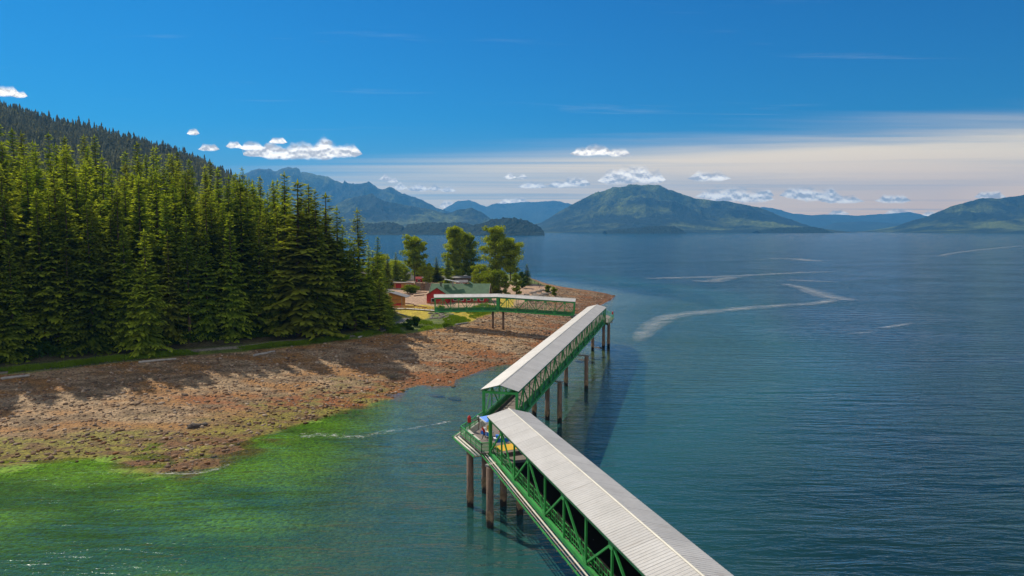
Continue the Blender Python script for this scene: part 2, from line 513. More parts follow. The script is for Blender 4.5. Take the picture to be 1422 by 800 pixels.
# above the beach
fl = lerp3((0.045, 0.04, 0.02), (0.09, 0.075, 0.035), sstep(0.35, 0.65, n2))
gr = lerp3((0.09, 0.13, 0.018), (0.17, 0.20, 0.03), sstep(0.35, 0.65, n2))
yard = lerp3((0.40, 0.25, 0.15), (0.52, 0.34, 0.21), sstep(0.3, 0.7, n2))
Pyard = [at_z(u, v, 5) for u, v in [(546, 432), (600, 428), (660, 426), (716, 427), (745, 413), (775, 402), (752, 394), (700, 390), (560, 390), (545, 395), (536, 410)]]
Dy = sdist(xf, yf, Pyard)
top = lerp3(gr, fl, sstep(-35, -50, xf - 0.0 * yf) * sstep(4, 9, DV))
top = lerp3(top, yard, sstep(-1, 1.5, Dy + 3 * (n2 - 0.5)))
for L in LAWNS:
    dl = sdist(xf, yf, L)
    top = lerp3(top, lerp3((0.42, 0.30, 0.01), (0.52, 0.40, 0.02), sstep(0.4, 0.6, n2)), sstep(-0.6, 0.6, dl))
dp = seg_dist(xf, yf, PATH)
top = lerp3(top, (0.27, 0.235, 0.19), sstep(1.5, 0.8, dp))
c = lerp3(c, top, sstep(-0.7, 0.7, DV + 2.5 * (n2 - 0.5)))
Z = Z + 0.0

def ground_mat():
    m, g = new_mat('shore_ground')
    at = g.node('ShaderNodeAttribute', attribute_name='tone')
    pos = g.node('ShaderNodeNewGeometry').outputs['Position']
    n = g.noise(pos, 1.6, 6, 0.7)
    v = g.node('ShaderNodeTexVoronoi'); v.inputs['Scale'].default_value = 2.6
    g.l.new(pos, v.inputs['Vector'])
    vr = g.node('ShaderNodeSeparateColor'); g.l.new(v.outputs['Color'], vr.inputs[0])
    f = g.math('ADD', g.mapr(n, 0.3, 0.7, 0.55, 1.25), g.mapr(vr.outputs[0], 0, 1, -0.35, 0.35))
    cc = g.mix(1.0, at.outputs['Color'], (1, 1, 1, 1), 'MULTIPLY')
    k = g.node('ShaderNodeVectorMath', operation='SCALE'); g.l.new(cc, k.inputs[0]); g.l.new(f, k.inputs['Scale'])
    hh = g.math('ADD', g.math('MULTIPLY', n, 0.6), g.math('MULTIPLY', v.outputs['Distance'], -0.5))
    b = principled(g, k.outputs[0], 0.85, normal=g.bump(hh, 0.9, 0.35), spec=0.3)
    g.l.new(b.outputs[0], g.out.inputs[0])
    return m
M['ground'] = ground_mat()
terrain = mesh_np('shore_ground', np.stack([xf, yf, Z], 1), grid_faces(nx, ny), M['ground'], smooth=True, cols={'tone': c})
tag(terrain, kind='structure')

# sea bed far out, so that the water never sits on nothing
# ------------------------------------------------------------------ water
def water_mat():
    m, g = new_mat('sea_water')
    pos = g.node('ShaderNodeNewGeometry').outputs['Position']
    dep = g.node('ShaderNodeAttribute', attribute_name='depth').outputs['Fac']
    # ripples: wind chop, crossed by a longer low swell
    p1 = g.mapping(pos, rot=(0, 0, R(54)), scale=(0.5, 1.7, 1))
    p2 = g.mapping(pos, rot=(0, 0, R(62)), scale=(0.10, 0.42, 1))
    p3 = g.mapping(pos, rot=(0, 0, R(100)), scale=(0.06, 0.32, 1))
    a = g.noise(p1, 1.25, 3, 0.6, 0.3)
    b = g.noise(p2, 1.0, 3, 0.55, 0.6)
    d = g.noise(p3, 1.0, 2, 0.5, 0.4)
    patch = g.noise(g.mapping(pos, scale=(1, 2.2, 1)), 0.012, 4, 0.6)
    amp = g.mapr(patch, 0.35, 0.65, 0.3, 1.6)
    calm = g.mapr(dep, 0.5, 4.0, .40, 1, True)
    chop = g.mapr(dep, 0.5, 4.0, .45, 1, True)
    h = g.math('ADD', g.math('MULTIPLY', g.math('MULTIPLY', g.math('MULTIPLY', a, 0.17), amp), chop), g.math('MULTIPLY', calm, g.math('ADD', g.math('MULTIPLY', b, 0.52), g.math('MULTIPLY', d, 0.38))))
    nrm = g.bump(h, 1.0, 1.0)
    deepc = g.mix(g.mapr(patch, 0.35, 0.65, 0, 1), (0.006, 0.024, 0.022), (0.017, 0.050, 0.048))
    shal = g.mix(g.mapr(dep, 1.0, 13.0, 0, 1, True), (0.030, 0.140, 0.130), deepc)
    dif = g.node('ShaderNodeBsdfDiffuse'); g.l.new(shal, dif.inputs[0])
    tr = g.node('ShaderNodeBsdfTransparent'); tr.inputs[0].default_value = (0.80, 0.92, 0.60, 1)
    turb = g.math('SUBTRACT', 1.0, g.math('POWER', 2.718, g.math('MULTIPLY', g.math('MAXIMUM', dep, 0.0), -0.17)))
    turb = g.math('MAXIMUM', turb, g.mapr(dep, 2.5, 7.5, 0, 1, True))
    body = g.node('ShaderNodeMixShader')
    g.l.new(turb, body.inputs[0]); g.l.new(tr.outputs[0], body.inputs[1]); g.l.new(dif.outputs[0], body.inputs[2])
    gl = g.node('ShaderNodeBsdfGlossy'); gl.inputs['Roughness'].default_value = 0.045
    gl.inputs[0].default_value = (.86, 0.93, 0.97, 1)
    g.l.new(nrm, gl.inputs['Normal'])
    geo_ = g.node('ShaderNodeNewGeometry')
    dt = g.node('ShaderNodeVectorMath', operation='DOT_PRODUCT'); g.l.new(geo_.outputs['Incoming'], dt.inputs[0]); g.l.new(nrm, dt.inputs[1])
    c1_ = g.math('SUBTRACT', 1.0, g.math('MINIMUM', g.math('ABSOLUTE', dt.outputs['Value']), 1.0))
    frs = g.math('ADD', g.math('MULTIPLY', g.math('POWER', c1_, 5.0), .93), .03, clamp=True)
    mx = g.node('ShaderNodeMixShader')
    g.l.new(frs, mx.inputs[0]); g.l.new(body.outputs[0], mx.inputs[1]); g.l.new(gl.outputs[0], mx.inputs[2])
    g.l.new(mx.outputs[0], g.out.inputs[0])
    return m
M['water'] = water_mat()
wx = axis([(-14000, -1500, 1250), (-1500, -260, 62), (-260, 120, 2.0), (120, 1500, 60), (1500, 14001, 1250)])
wy = axis([(-300, 20, 20), (20, 120, 2.0), (120, 520, 2.0), (520, 2000, 74), (2000, 24001, 1100)])
WX, WY = np.meshgrid(wx, wy)
wxf, wyf = WX.ravel(), WY.ravel()
wd = np.full(wxf.shape, 14.0)
near = (wxf > -300) & (wxf < 140) & (wyf > 15) & (wyf < 580)
wd[near] = np.clip(-height(wxf[near], wyf[near]), 0, 14)
water = mesh_np('water', np.stack([wxf, wyf, np.zeros_like(wxf)], 1), grid_faces(len(wx), len(wy)), M['water'], cols={'depth': wd}, smooth=True)
tag(water, kind='structure')
bed = mesh_np('sea_bed', [(-14000, -300, -15), (14000, -300, -15), (14000, 24000, -15), (-14000, 24000, -15)], np.array([[0, 1, 2, 3]]), M['dark_rock'])
tag(bed, kind='structure')

# pale slicks of calm, foamy water
def slick_mat(name, col, dens, sc, lo_=.66):
    m, g = new_mat(name)
    pos = g.node('ShaderNodeNewGeometry').outputs['Position']
    e = g.node('ShaderNodeAttribute', attribute_name='edge').outputs['Fac']
    n = g.noise(g.mapping(pos, scale=(0.5, 1.0, 1)), sc, 6, 0.7, 0.8)
    f = g.math('MULTIPLY', g.mapr(g.math('ADD', n, g.math('MULTIPLY', e, 0.30)), lo_, lo_ + .36, 0, 1), dens, clamp=True)
    d = principled(g, col, 0.55, spec=0.5)
    t = g.node('ShaderNodeBsdfTransparent')
    mx = g.node('ShaderNodeMixShader'); g.l.new(f, mx.inputs[0])
    g.l.new(t.outputs[0], mx.inputs[1]); g.l.new(d.outputs[0], mx.inputs[2])
    g.l.new(mx.outputs[0], g.out.inputs[0])
    return m
M['slick'] = slick_mat('foam_slick', (0.46, 0.49, 0.49), 0.5, 0.24, .66)
M['foam'] = slick_mat('white_glints', (0.75, 0.75, 0.72), 1.0, 1.8, .84)  # sparkle on the ripples, painted as white patches

def ribbon(name, px, widths, mat, label, zoff=0.05, n=10):
    pts = [at_z(u, v, 0) for u, v in px]
    P, Wd = [], []
    for i in range(len(pts) - 1):
        for k in range(n):
            t = k / n
            def cr(a, b, c_, d_, t):
                return 0.5 * ((2 * b) + (-a + c_) * t + (2 * a - 5 * b + 4 * c_ - d_) * t * t + (-a + 3 * b - 3 * c_ + d_) * t ** 3)
            p0 = pts[max(i - 1, 0)]; p1 = pts[i]; p2 = pts[i + 1]; p3 = pts[min(i + 2, len(pts) - 1)]
            P.append((cr(p0[0], p1[0], p2[0], p3[0], t), cr(p0[1], p1[1], p2[1], p3[1], t)))
            Wd.append(widths[i] * (1 - t) + widths[i + 1] * t)
    P.append(pts[-1]); Wd.append(widths[-1])
    V, F, E = [], [], []
    m = len(P)
    for i, (x, y) in enumerate(P):
        a = P[max(i - 1, 0)]; b = P[min(i + 1, m - 1)]
        dx, dy = b[0] - a[0], b[1] - a[1]; L = math.hypot(dx, dy) + 1e-6
        nx_, ny_ = -dy / L, dx / L
        for k, s_ in enumerate((-1, -0.5, 0, 0.5, 1)):
            V.append((x + nx_ * s_ * Wd[i], y + ny_ * s_ * Wd[i], zoff))
            endf = min(1, min(i, m - 1 - i) / 5.0)
            E.append((1 - abs(s_) ** 1.5) * endf * 1.3 - 0.5 * (1 - endf) - (0.6 if abs(s_) == 1 else 0))
    F = [(i * 5 + k, i * 5 + k + 1, i * 5 + 5 + k + 1, i * 5 + 5 + k) for i in range(m - 1) for k in range(4)]
    o = mesh_np(name, V, np.array(F), mat, cols={'edge': np.array(E)})
    tag(o, label, 'foam', kind='stuff')
    return o

ribbon('foam_streak', [(884, 480), (903, 455), (939, 438), (1018, 429.5), (1081, 424.5), (1136, 420.5), (1165, 414)], [3, 7, 9, 9, 8, 7, 7], M['slick'], 'long curving pale streak of foam on the open water')
ribbon('foam_streak', [(1080, 392.5), (1113, 399.5), (1136, 407), (1160, 414), (1200, 418)], [5, 9, 11, 12, 5], M['slick'], 'pale foam streak bending down to join the long curving one', 0.09)
ribbon('foam_streak', [(884, 386.8), (930, 386), (990, 384.5), (1026, 383), (1113, 378.5), (1176, 377)], [8, 11, 13, 12, 10, 6], M['slick'], 'straight pale foam streak across the middle of the water')
ribbon('foam_streak', [(960, 388), (985, 391), (1005, 387), (1030, 384)], [4, 14, 12, 6], M['slick'], 'short hooked foam streak under the straight one', 0.09)
ribbon('foam_streak', [(1050, 360), (1097, 359), (1125, 362), (1152, 362)], [12, 18, 24, 12], M['slick'], 'pale foam patch nearest the far mountains')
ribbon('foam_streak', [(1295, 358), (1334, 350), (1413, 342), (1480, 338)], [5, 10, 10, 6], M['slick'], 'faint foam streak at the far right of the water')
ribbon('foam_streak', [(1215, 457), (1241, 453), (1271, 447)], [1.5, 3, 2], M['slick'], 'small foam streak on the dark water at the right')
ribbon('foam_streak', [(1170, 464), (1200, 462), (1215, 460)], [1, 2, 1], M['slick'], 'tiny foam streak left of the small one')
ribbon('foam_streak', [(1080, 388), (1120, 390), (1180, 392)], [5, 9, 5], M['slick'], 'faint broken foam streak above the bend of the long one', 0.07)
ribbon('foam_streak', [(405, 610), (440, 604), (490, 607), (530, 601), (590, 592), (650, 581)], [3.0, 4.2, 3.2, 2.4, 1.6, 1.2], M['foam'], 'white glints painted on ripples off the green weedy shallows', 0.05)
ribbon('foam_streak', [(200, 655), (240, 658), (290, 655), (330, 640)], [1.4, 2.0, 2.0, 1.2], M['foam'], 'white glints painted on ripples along the brown rock tongue', 0.05)

# ------------------------------------------------------------------ trees
class Soup:
    """quads gathered as numpy-friendly lists"""
    def __init__(s): s.v = []; s.f = []
    def quad(s, a, b, c_, d):
        i = len(s.v); s.v += [a, b, c_, d]; s.f.append((i, i + 1, i + 2, i + 3))
    def tri(s, a, b, c_):
        i = len(s.v); s.v += [a, b, c_, c_]; s.f.append((i, i + 1, i + 2, i + 2))

def conifer_crown(Ht, Rm, rnd, low=0.08, gap=0.0, step=0.9, power=0.95, droop=0.35):
    V, F, T = [], [], []
    def twig(p, d, L, w, drop, tip_lit=.5):
        # a two-segment drooping spray: rhombus folded at the middle
        px, py, pz = p; dx, dy, dz = d
        n = math.hypot(dx, dy) + 1e-6
        sx, sy = -dy / n * w, dx / n * w
        mx, my, mz = px + dx * L * .5, py + dy * L * .5, pz + dz * L * .5 - drop * L * .15
        ex, ey, ez = px + dx * L, py + dy * L, pz + dz * L - drop * L * .55
        tz = rnd.uniform(-.5, .5) * w
        T.extend([tip_lit * .5, tip_lit, min(1, tip_lit + .35), tip_lit])
        i = len(V)
        V.extend([(px, py, pz), (mx + sx, my + sy, mz + tz - w * .3), (ex, ey, ez), (mx - sx, my - sy, mz - tz - w * .3)])
        F.append((i, i + 1, i + 2, i + 3))
    ph1 = rnd.random() * 6.28; ph2 = rnd.random() * 6.28
    z = Ht * low
    while z < Ht * 0.985:
        t = z / Ht
        prof = (1 - t) ** power
        if t < 0.25: prof *= 0.72 + 0.28 * (t / 0.25)
        Lr = Rm * prof + 0.25
        Lr *= 1 + .22 * math.sin(z * 1.7 + ph1) * rnd.random()
        nb = max(4, int(4.5 + 4.5 * prof))
        a0 = rnd.random() * 6.28
        for k in range(nb):
            if rnd.random() < gap: continue
            a = a0 + 6.283 * k / nb + rnd.uniform(-.35, .35)
            if t > .12 and math.sin(a * 2 + z * .35 + ph2) > .93: continue
            L = Lr * (1 + .15 * math.cos(a - ph1)) * rnd.choice((0.62, .8, .95, 1.0, 1.12, 1.25)) * rnd.uniform(.9, 1.1)
            el = 0.55 * (t - 0.45) * 1.6 - droop * (1 - t)
            ca, sa = math.cos(a), math.sin(a)
            zz = z + rnd.uniform(-.3, .3) * step
            n = max(2, int(L / 0.62))
            for j in range(n + 1):
                s_ = (j + 0.3) / (n + 0.5)
                r = L * s_
                # sag outwards then lift at the tip
                bz = zz + r * math.tan(el) * (1 - 0.15 * s_) + 0.12 * L * max(0, s_ - .6)
                p = (ca * r, sa * r, bz)
                tl = (0.34 + 0.42 * (1 - s_)) * min(L, 2.6) * 0.8 + 0.3
                for sgn in (-1, 1):
                    b = a + sgn * rnd.uniform(.55, 1.15)
                    twig(p, (math.cos(b), math.sin(b), math.tan(el) * .4), tl * rnd.uniform(.7, 1.2), tl * rnd.uniform(.20, .32), rnd.uniform(.4, 1.1), s_ * s_ * (.55 + .45 * t))
                if rnd.random() < 0.5:
                    twig(p, (ca * .8, sa * .8, .35), .55, .16, 0, s_ * s_)
            twig((ca * L * .8, sa * L * .8, bz), (ca, sa, .15), .8, .2, .3, 1.0)
        z += step * (0.75 + 0.5 * rnd.random()) * (1.0 - 0.35 * t)
    for k in range(5):
        a = k * 1.256
        twig((0, 0, Ht * .965), (math.cos(a) * .3, math.sin(a) * .3, .9), Ht * .03, .12, 0)
    twig((0, 0, Ht * .97), (.02, 0, 1), Ht * .045, .13, 0)
    twig((0, 0, Ht * .97), (0, .02, 1), Ht * .045, .13, 0)
    return np.array(V, np.float32), np.array(F, np.int32), np.array(T, np.float32)

def make_conifer(name, Ht, Rm, seed, label, **kw):
    rnd = random.Random(seed)
    root = empty(name, (0, 0, 0), 0, label, 'tree')
    V, F, T = conifer_crown(Ht, Rm, rnd, **kw)
    crown = mesh_np('crown', V, F, M['spruce'], root, cols={'young': T})  # tip values carry growth tone and painted crown self-shade
    mb = MB()
    mb.tube((0, 0, -1.0), (0, 0, Ht * .5), Ht * .011, Ht * .007, 8).tube((0, 0, Ht * .5), (0, 0, Ht * .98), Ht * .007, .03, 6)
    if low_limbs := 10:
        for k in range(low_limbs):
            a = rnd.random() * 6.28; z = Ht * rnd.uniform(.03, .18); l = rnd.uniform(.6, 1.8)
            mb.tube((0, 0, z), (math.cos(a) * l, math.sin(a) * l, z - .2), .04, .015, 4)
    trunk = mb.build('trunk', M['bark'], root)
    return root, [crown, trunk]

CON = []
specs = [(34, 4.9, .10, 0.08, 1.0), (36, 5.1, .16, 0.12, .95), (33, 4.6, .06, 0.06, 1.1), (38, 4.6, .2, 0.18, .85), (30, 4.4, .04, 0.10, 1.0), (35, 5.3, .12, 0.16, .9), (33, 5.8, .10, .3, .85), (37, 3.9, .25, .25, .8), (31, 5.2, .05, .14, 1.2)]
for i, (h_, r_, lo_, gp_, pw_) in enumerate(specs):
    CON.append((h_,) + make_conifer('spruce_tree', h_, r_, 100 + i, None, low=lo_, gap=gp_, power=pw_))
TOPSIL = [(-80, 165), (0, 172), (50, 176), (90, 183), (130, 188), (165, 197), (200, 196), (240, 206), (280, 214), (310, 224), (350, 232), (385, 244), (405, 256), (440, 264), (462, 300), (480, 335), (545, 400)]
def sil(u):
    for (a, va), (b, vb) in zip(TOPSIL[:-1], TOPSIL[1:]):
        if a <= u <= b: return va + (vb - va) * (u - a) / (b - a)
    return 200 if u < 0 else 400
def proj(x, y, z):
    fw = y * CP - (z - H) * SP
    up = y * SP + (z - H) * CP
    return 711 + 1000 * x / fw, 400 - 1000 * up / fw

FRONT = [at_z(u, v, 4.6) for u, v in [(-130, 522), (-60, 512), (0, 506), (60, 500), (120, 494), (190, 487), (240, 482), (330, 474), (380, 469), (430, 462), (480, 458), (515, 452), (535, 447), (542, 440)]]
def along(pts, s):
    for a, b in zip(pts[:-1], pts[1:]):
        L = math.hypot(b[0] - a[0], b[1] - a[1])
        if s <= L: 
            t = s / L
            return (a[0] + (b[0] - a[0]) * t, a[1] + (b[1] - a[1]) * t), ((b[0] - a[0]) / L, (b[1] - a[1]) / L)
        s -= L
    return None, None
placed = []
rnd = random.Random(5)
rows = [0.8, 6.2, 12, 18, 25, 32, 40, 48, 57, 67, 78]
first = [True] * len(CON)
def put_conifer(x, y, top_z, label, group='tall conifers of the shore forest', k=None, wf=1.0):
    g_ = hgt(x, y)
    k = rnd.randrange(len(CON)) if k is None else k
    h_, root, kids = CON[k]
    want = top_z - g_
    sc = want / h_
    wid = sc * rnd.uniform(1.0, 1.3) * wf * (1 + .9 * max(0, min(1, (24 - want) / 14)))
    if first[k]:
        first[k] = False
        root.location = (x, y, g_ - .2); root.rotation_euler = (0, 0, rnd.random() * 6.28); root.scale = (wid, wid, sc)
        tag(root, label, 'tree', group)
    else:
        copy_thing(root, kids, (x, y, g_ - .2), rnd.random() * 6.28, (wid, wid, sc), label, group, (rnd.uniform(-.02, .02), rnd.uniform(-.02, .02)))
    placed.append((x, y))

for ri, off in enumerate(rows):
    s = rnd.uniform(0, 4)
    while True:
        p, d = along(FRONT, s)
        if p is None: break
        nxx, nyy = -d[1], d[0]
        x = p[0] + nxx * (off + rnd.uniform(-1.8, 1.8)); y = p[1] + nyy * (off + rnd.uniform(-1.8, 1.8))
        s += (rnd.uniform(4.3, 6.6) + ri * .12) if len(placed) < 272 else 999
        u, _ = proj(x, y, 20)
        if u < -75 or u > 552: continue
        if any((x - a) ** 2 + (y - b) ** 2 < 13 for a, b in placed): continue
        # tallest tree that the skyline allows at this distance, minus a spread
        vt = sil(u) + rnd.uniform(0, 14) + max(0, 62 - off) * rnd.uniform(.6, 1.35) * (1.0 if u < 300 else .35 if u < 400 else .12)
        if u > 462: vt = max(vt, sil(u)) + rnd.uniform(0, 30)
        _, _, tz = at_y(u, vt, y)
        g_ = hgt(x, y)
        hh = tz - g_
        lim = 48
        hh = max(13 if u > 462 else 20, min(lim, hh)) * rnd.uniform(.93, 1.05)
        if ri == 0: hh *= rnd.uniform(.62, .98)
        elif ri == 1: hh *= rnd.uniform(.8, 1.03)
        side = 'left third' if u < 180 else ('middle' if u < 360 else 'seaward end')
        if ri == 0: lab = f'tall conifer on the front edge above the shore path, {side} of the forest'
        elif ri < 5: lab = f'tall conifer packed behind the front edge, {side} of the forest'
        else: lab = f'conifer at the back of the dense forest, {side}, showing only its top'
        put_conifer(x, y, g_ + hh, lab, wf=1.45 if u > 430 else 1.0)

# conifers one can name
def named(u, vb, vt, label, z=4.8, k=None, wf=1.0):
    x, y = at_z(u, vb, z)
    _, _, tz = at_y(u, vt, y)
    put_conifer(x, y, tz, label, None or 'conifers standing apart at the forest end', k, wf)
named(501, 446, 289, 'dark pointed spruce standing alone against the sea at the forest end', k=3, wf=1.35)
named(524, 434, 328, 'second smaller dark spruce right of the pointed one', k=0)
named(512, 455, 340, 'bushy conifer in front of the pointed spruce')
named(487, 452, 330, 'conifer just left of the pointed spruce')
named(536, 452, 395, 'low dark conifer at the corner beside the wooden hut')
named(527, 458, 385, 'low conifer closest to the path bend')
for q_ in [(455, 458, 268, 'broad tall conifer on the seaward corner of the forest'), (470, 456, 286, 'broad conifer stepping down from the seaward forest corner'), (480, 452, 312, 'full crowned conifer between the forest corner and the pointed spruce'),
           (432, 462, 256, 'full tall conifer near the seaward corner, crown to the ground'), (494, 458, 335, 'full conifer left in front of the pointed spruce'), (519, 447, 348, 'full low conifer right of the pointed spruce'), (415, 466, 250, 'tall full conifer inside the seaward corner')]:
    named(*q_, wf=1.5)
named(398, 458, 238, 'spruce with a bare spire standing above the canopy', k=3)
named(441, 466, 262, 'darkest tall spruce at the seaward forest edge', k=1)
named(207, 490, 318, 'shorter olive spruce in front of the dark forest wall', k=4)
named(160, 485, 293, 'bright green spruce in front of the dark forest wall', k=2)
named(82, 492, 262, 'pale green open spruce near the left end of the beach', k=3)
named(732, 396, 366, 'small dark conifer at the tip of the point', k=4)
named(550, 398, 350, 'young conifer left of the round cottonwood', k=2)
named(606, 392, 356, 'young conifer between the cottonwoods', k=2)
named(622, 394, 350, 'small conifer left of the tall cottonwood', k=4)
named(538, 400, 352, 'young conifer behind the wooden hut', k=0)
print('conifers', len(placed))

# ---- broadleaf trees
def broadleaf(name, x, y, z0, top, rad, seed, label, mat='leaf', cat='tree', group=None, trunks=1, low=.28, leaf=.42, dens=150, nclump=None):
    r_ = random.Random(seed)
    Ht = top - z0
    root = empty(name, (x, y, z0 - .1), 0, label, cat, group)
    mb = MB()
    tips = []
    for t in range(trunks):
        ox = (t - (trunks - 1) / 2) * rad * .5
        p = Vector((ox * .3, 0, 0)); q = Vector((ox, r_.uniform(-.4, .4), Ht * .45))
        r0 = Ht * .013 + .04
        mb.tube(p, q, r0, r0 * .7, 8)
        q2 = Vector((ox * 1.2, r_.uniform(-.5, .5), Ht * .86))
        mb.tube(q, q2, r0 * .7, r0 * .2, 6)
        nl = max(8, int(Ht * 1.1))
        for k in range(nl):
            f = low + (1 - low) * k / nl * .92
            base = p.lerp(q, f / .45) if f < .45 else q.lerp(q2, (f - .45) / .41 if f < .86 else 1)
            a = k * 2.4 + r_.uniform(-.5, .5)
            prof = math.sin(math.pi * min(1, max(.08, (f - low * .7) / (1 - low * .7)) ** .8)) ** .55
            L = rad * prof * r_.uniform(.55, 1.05)
            e = base + Vector((math.cos(a) * L, math.sin(a) * L, L * r_.uniform(.25, .7)))
            mid = base.lerp(e, .5) + Vector((0, 0, L * .08))
            mb.tube(base, mid, r0 * .32, r0 * .2, 5, False).tube(mid, e, r0 * .2, .02, 4, False)
            tips += [e, mid.lerp(e, .35), base.lerp(mid, .6)]
        tips.append(q2 + Vector((0, 0, Ht * .08)))
    tr = mb.build('trunk', M['bark'], root)
    nc = nclump or len(tips)
    pts = []
    for tp in tips[:nc] if nclump else tips:
        cr = min(rad * .42, 2.8) * r_.uniform(.55, 1.05)
        sub = np.array([[r_.gauss(0, 1) for _ in range(3)] for _ in range(dens)])
        sub /= (np.linalg.norm(sub, axis=1, keepdims=True) + 1e-6)
        rr = np.array([r_.random() ** .45 for _ in range(dens)])[:, None] * cr
        pts.append(sub * rr * np.array([[1, 1, .72]]) + np.array([[tp.x, tp.y, tp.z]]))
    P = np.concatenate(pts)
    g2 = np.random.default_rng(seed)
    n = len(P)
    A = g2.normal(size=(n, 3)); A /= np.linalg.norm(A, axis=1, keepdims=True)
    B = np.cross(A, g2.normal(size=(n, 3))); B /= np.linalg.norm(B, axis=1, keepdims=True)
    s_ = leaf * g2.uniform(.6, 1.3, (n, 1))
    V = np.stack([P - A * s_, P + B * s_ * .55, P + A * s_, P - B * s_ * .55], 1).reshape(-1, 3)
    F = np.arange(4 * n).reshape(-1, 4)
    crown = mesh_np('crown', V, F, M[mat], root)
    return root

def place_broad(u, vb, vt, wpx, seed, label, mat='leaf', z=4.8, **kw):
    x, y = at_z(u, vb, z)
    zz = hgt(x, y)
    _, _, tz = at_y(u, vt, y)
    return broadleaf(kw.pop('name', 'cottonwood_tree'), x, y, zz, tz, wpx / 2000 * y, seed, label, mat, **kw)

GC = 'broadleaf trees on the point'
place_broad(576, 393, 327, 36, 201, 'round crowned broadleaf tree left of the others on the point', group=GC)
place_broad(632, 390, 311, 34, 202, 'tall open crowned cottonwood with a dark trunk', group=GC, low=.22)
place_broad(650, 389, 322, 32, 203, 'cottonwood leaning into the tall open crowned one on its right', group=GC, low=.14)
place_broad(688, 392, 312, 42, 204, 'tallest yellowish cottonwood of the right pair', group=GC, low=.14)
place_broad(709, 392, 331, 38, 205, 'lower greener cottonwood at the right of the pair', group=GC, mat='leaf', low=.2)
GS = 'shrubs on the point'
for i, (u, vb, vt, w, m_, lab) in enumerate([
    (556, 395, 368, 24, 'leaf_light', 'light green bush left of the round crowned tree'),
    (563, 398, 372, 18, 'leaf_light', 'bush at the foot of the round crowned tree'),
    (592, 394, 366, 22, 'leaf', 'bush right of the round crowned tree'),
    (640, 388, 366, 26, 'leaf', 'bush under the tall open cottonwood'),
    (668, 405, 380, 28, 'leaf_light', 'bright green bush left of the right cottonwood pair'),
    (690, 410, 375, 28, 'leaf_light', 'tall bright green bush in front of the cottonwood pair'),
    (681, 409, 384, 20, 'leaf_light', 'rounded bright bush behind the green house roof'),
    (702, 411, 381, 17, 'leaf_light', 'yellow green sapling in front of the cottonwoods, left'),
    (717, 409, 379, 18, 'leaf_light', 'yellow green sapling in front of the cottonwoods, right'),
    (570, 407, 398, 20, 'leaf_light', 'low clipped green bush beside the palisade'),
    (761, 404, 396, 10, 'leaf_light', 'green bush behind the rocks at the beach head'),
    (769, 406, 399, 10, 'leaf_light', 'outermost low bush above the spit'),
    (576, 452, 440, 16, 'leaf_dark', 'dark shrub at the end of the shore path'),
    (568, 456, 445, 16, 'leaf_dark', 'dark low shrub nearest the path end'),
    (612, 434, 424, 12, 'leaf', 'bush beside the end of the shore bridge'),
    (528, 392, 352, 26, 'leaf', 'broad green bush between forest and wooden hut'),
    (598, 391, 372, 22, 'leaf', 'bush filling the gap left of the small conifers'), (614, 390, 374, 22, 'leaf_light', 'low bright bush between the small conifers'),
    (630, 391, 376, 20, 'leaf', 'low bush below the tall open cottonwood'), (652, 389, 370, 24, 'leaf_light', 'bright bush beside the white parasol'),
    (667, 394, 368, 26, 'leaf', 'bush between the cottonwood groups'), (724, 400, 378, 18, 'leaf_dark', 'dark bush beside the small dark conifer'),
    (549, 388, 362, 26, 'leaf', 'tall bush at the landward end of the point'), (582, 389, 370, 24, 'leaf', 'bush behind the small red kiosk'),
    (544, 392, 366, 24, 'leaf', 'broad green bush behind the low orange building')]):
    place_broad(u, vb, vt, w, 300 + i, lab, m_, name='shrub', cat='shrub', group=GS, low=.05, leaf=.3, dens=90, trunks=1 if w < 20 else 2)

# ---- undergrowth at the forest foot and grass beside the path
def leaf_soup(name, P, leaf, mat, label, cat, seed, up=False):
    g2 = np.random.default_rng(seed); n = len(P)
    if up:
        A = np.stack([g2.normal(0, .25, n), g2.normal(0, .25, n), np.ones(n)], 1)
    else:
        A = g2.normal(size=(n, 3))
    A /= np.linalg.norm(A, axis=1, keepdims=True)
    B = np.cross(A, g2.normal(size=(n, 3))); B /= np.linalg.norm(B, axis=1, keepdims=True)
    s_ = leaf * g2.uniform(.6, 1.4, (n, 1))
    k = .16 if up else .55
    V = np.stack([P - A * s_ * (0 if up else 1), P + B * s_ * k, P + A * s_, P - B * s_ * k], 1).reshape(-1, 3)
    o = mesh_np(name, V, np.arange(4 * n).reshape(-1, 4), mat)
    return tag(o, label, cat, kind='stuff')

def scatter_band(line, d0, d1, n, seed, hmax, patch=0.0, pscale=5.0):
    g2 = np.random.default_rng(seed)
    a = np.array(line)
    seg = np.hypot(*(a[1:] - a[:-1]).T); cum = np.concatenate([[0], np.cumsum(seg)])
    s = g2.uniform(0, cum[-1], n)
    i = np.clip(np.searchsorted(cum, s) - 1, 0, len(seg) - 1)
    t = (s - cum[i]) / seg[i]
    d = (a[i + 1] - a[i]) / seg[i][:, None]
    off = g2.uniform(d0, d1, n)
    x = a[i, 0] + d[:, 0] * seg[i] * t - d[:, 1] * off
    y = a[i, 1] + d[:, 1] * seg[i] * t + d[:, 0] * off
    hl = fbm(x / pscale, y / pscale, 3, seed)
    keep = hl > patch
    x, y, hl = x[keep], y[keep], hl[keep]
    z = height(x, y)
    lump = np.clip((hl - .25) * 2, .15, 1) * hmax
    return np.stack([x, y, z + g2.uniform(0, 1, len(x)) ** .7 * lump], 1)

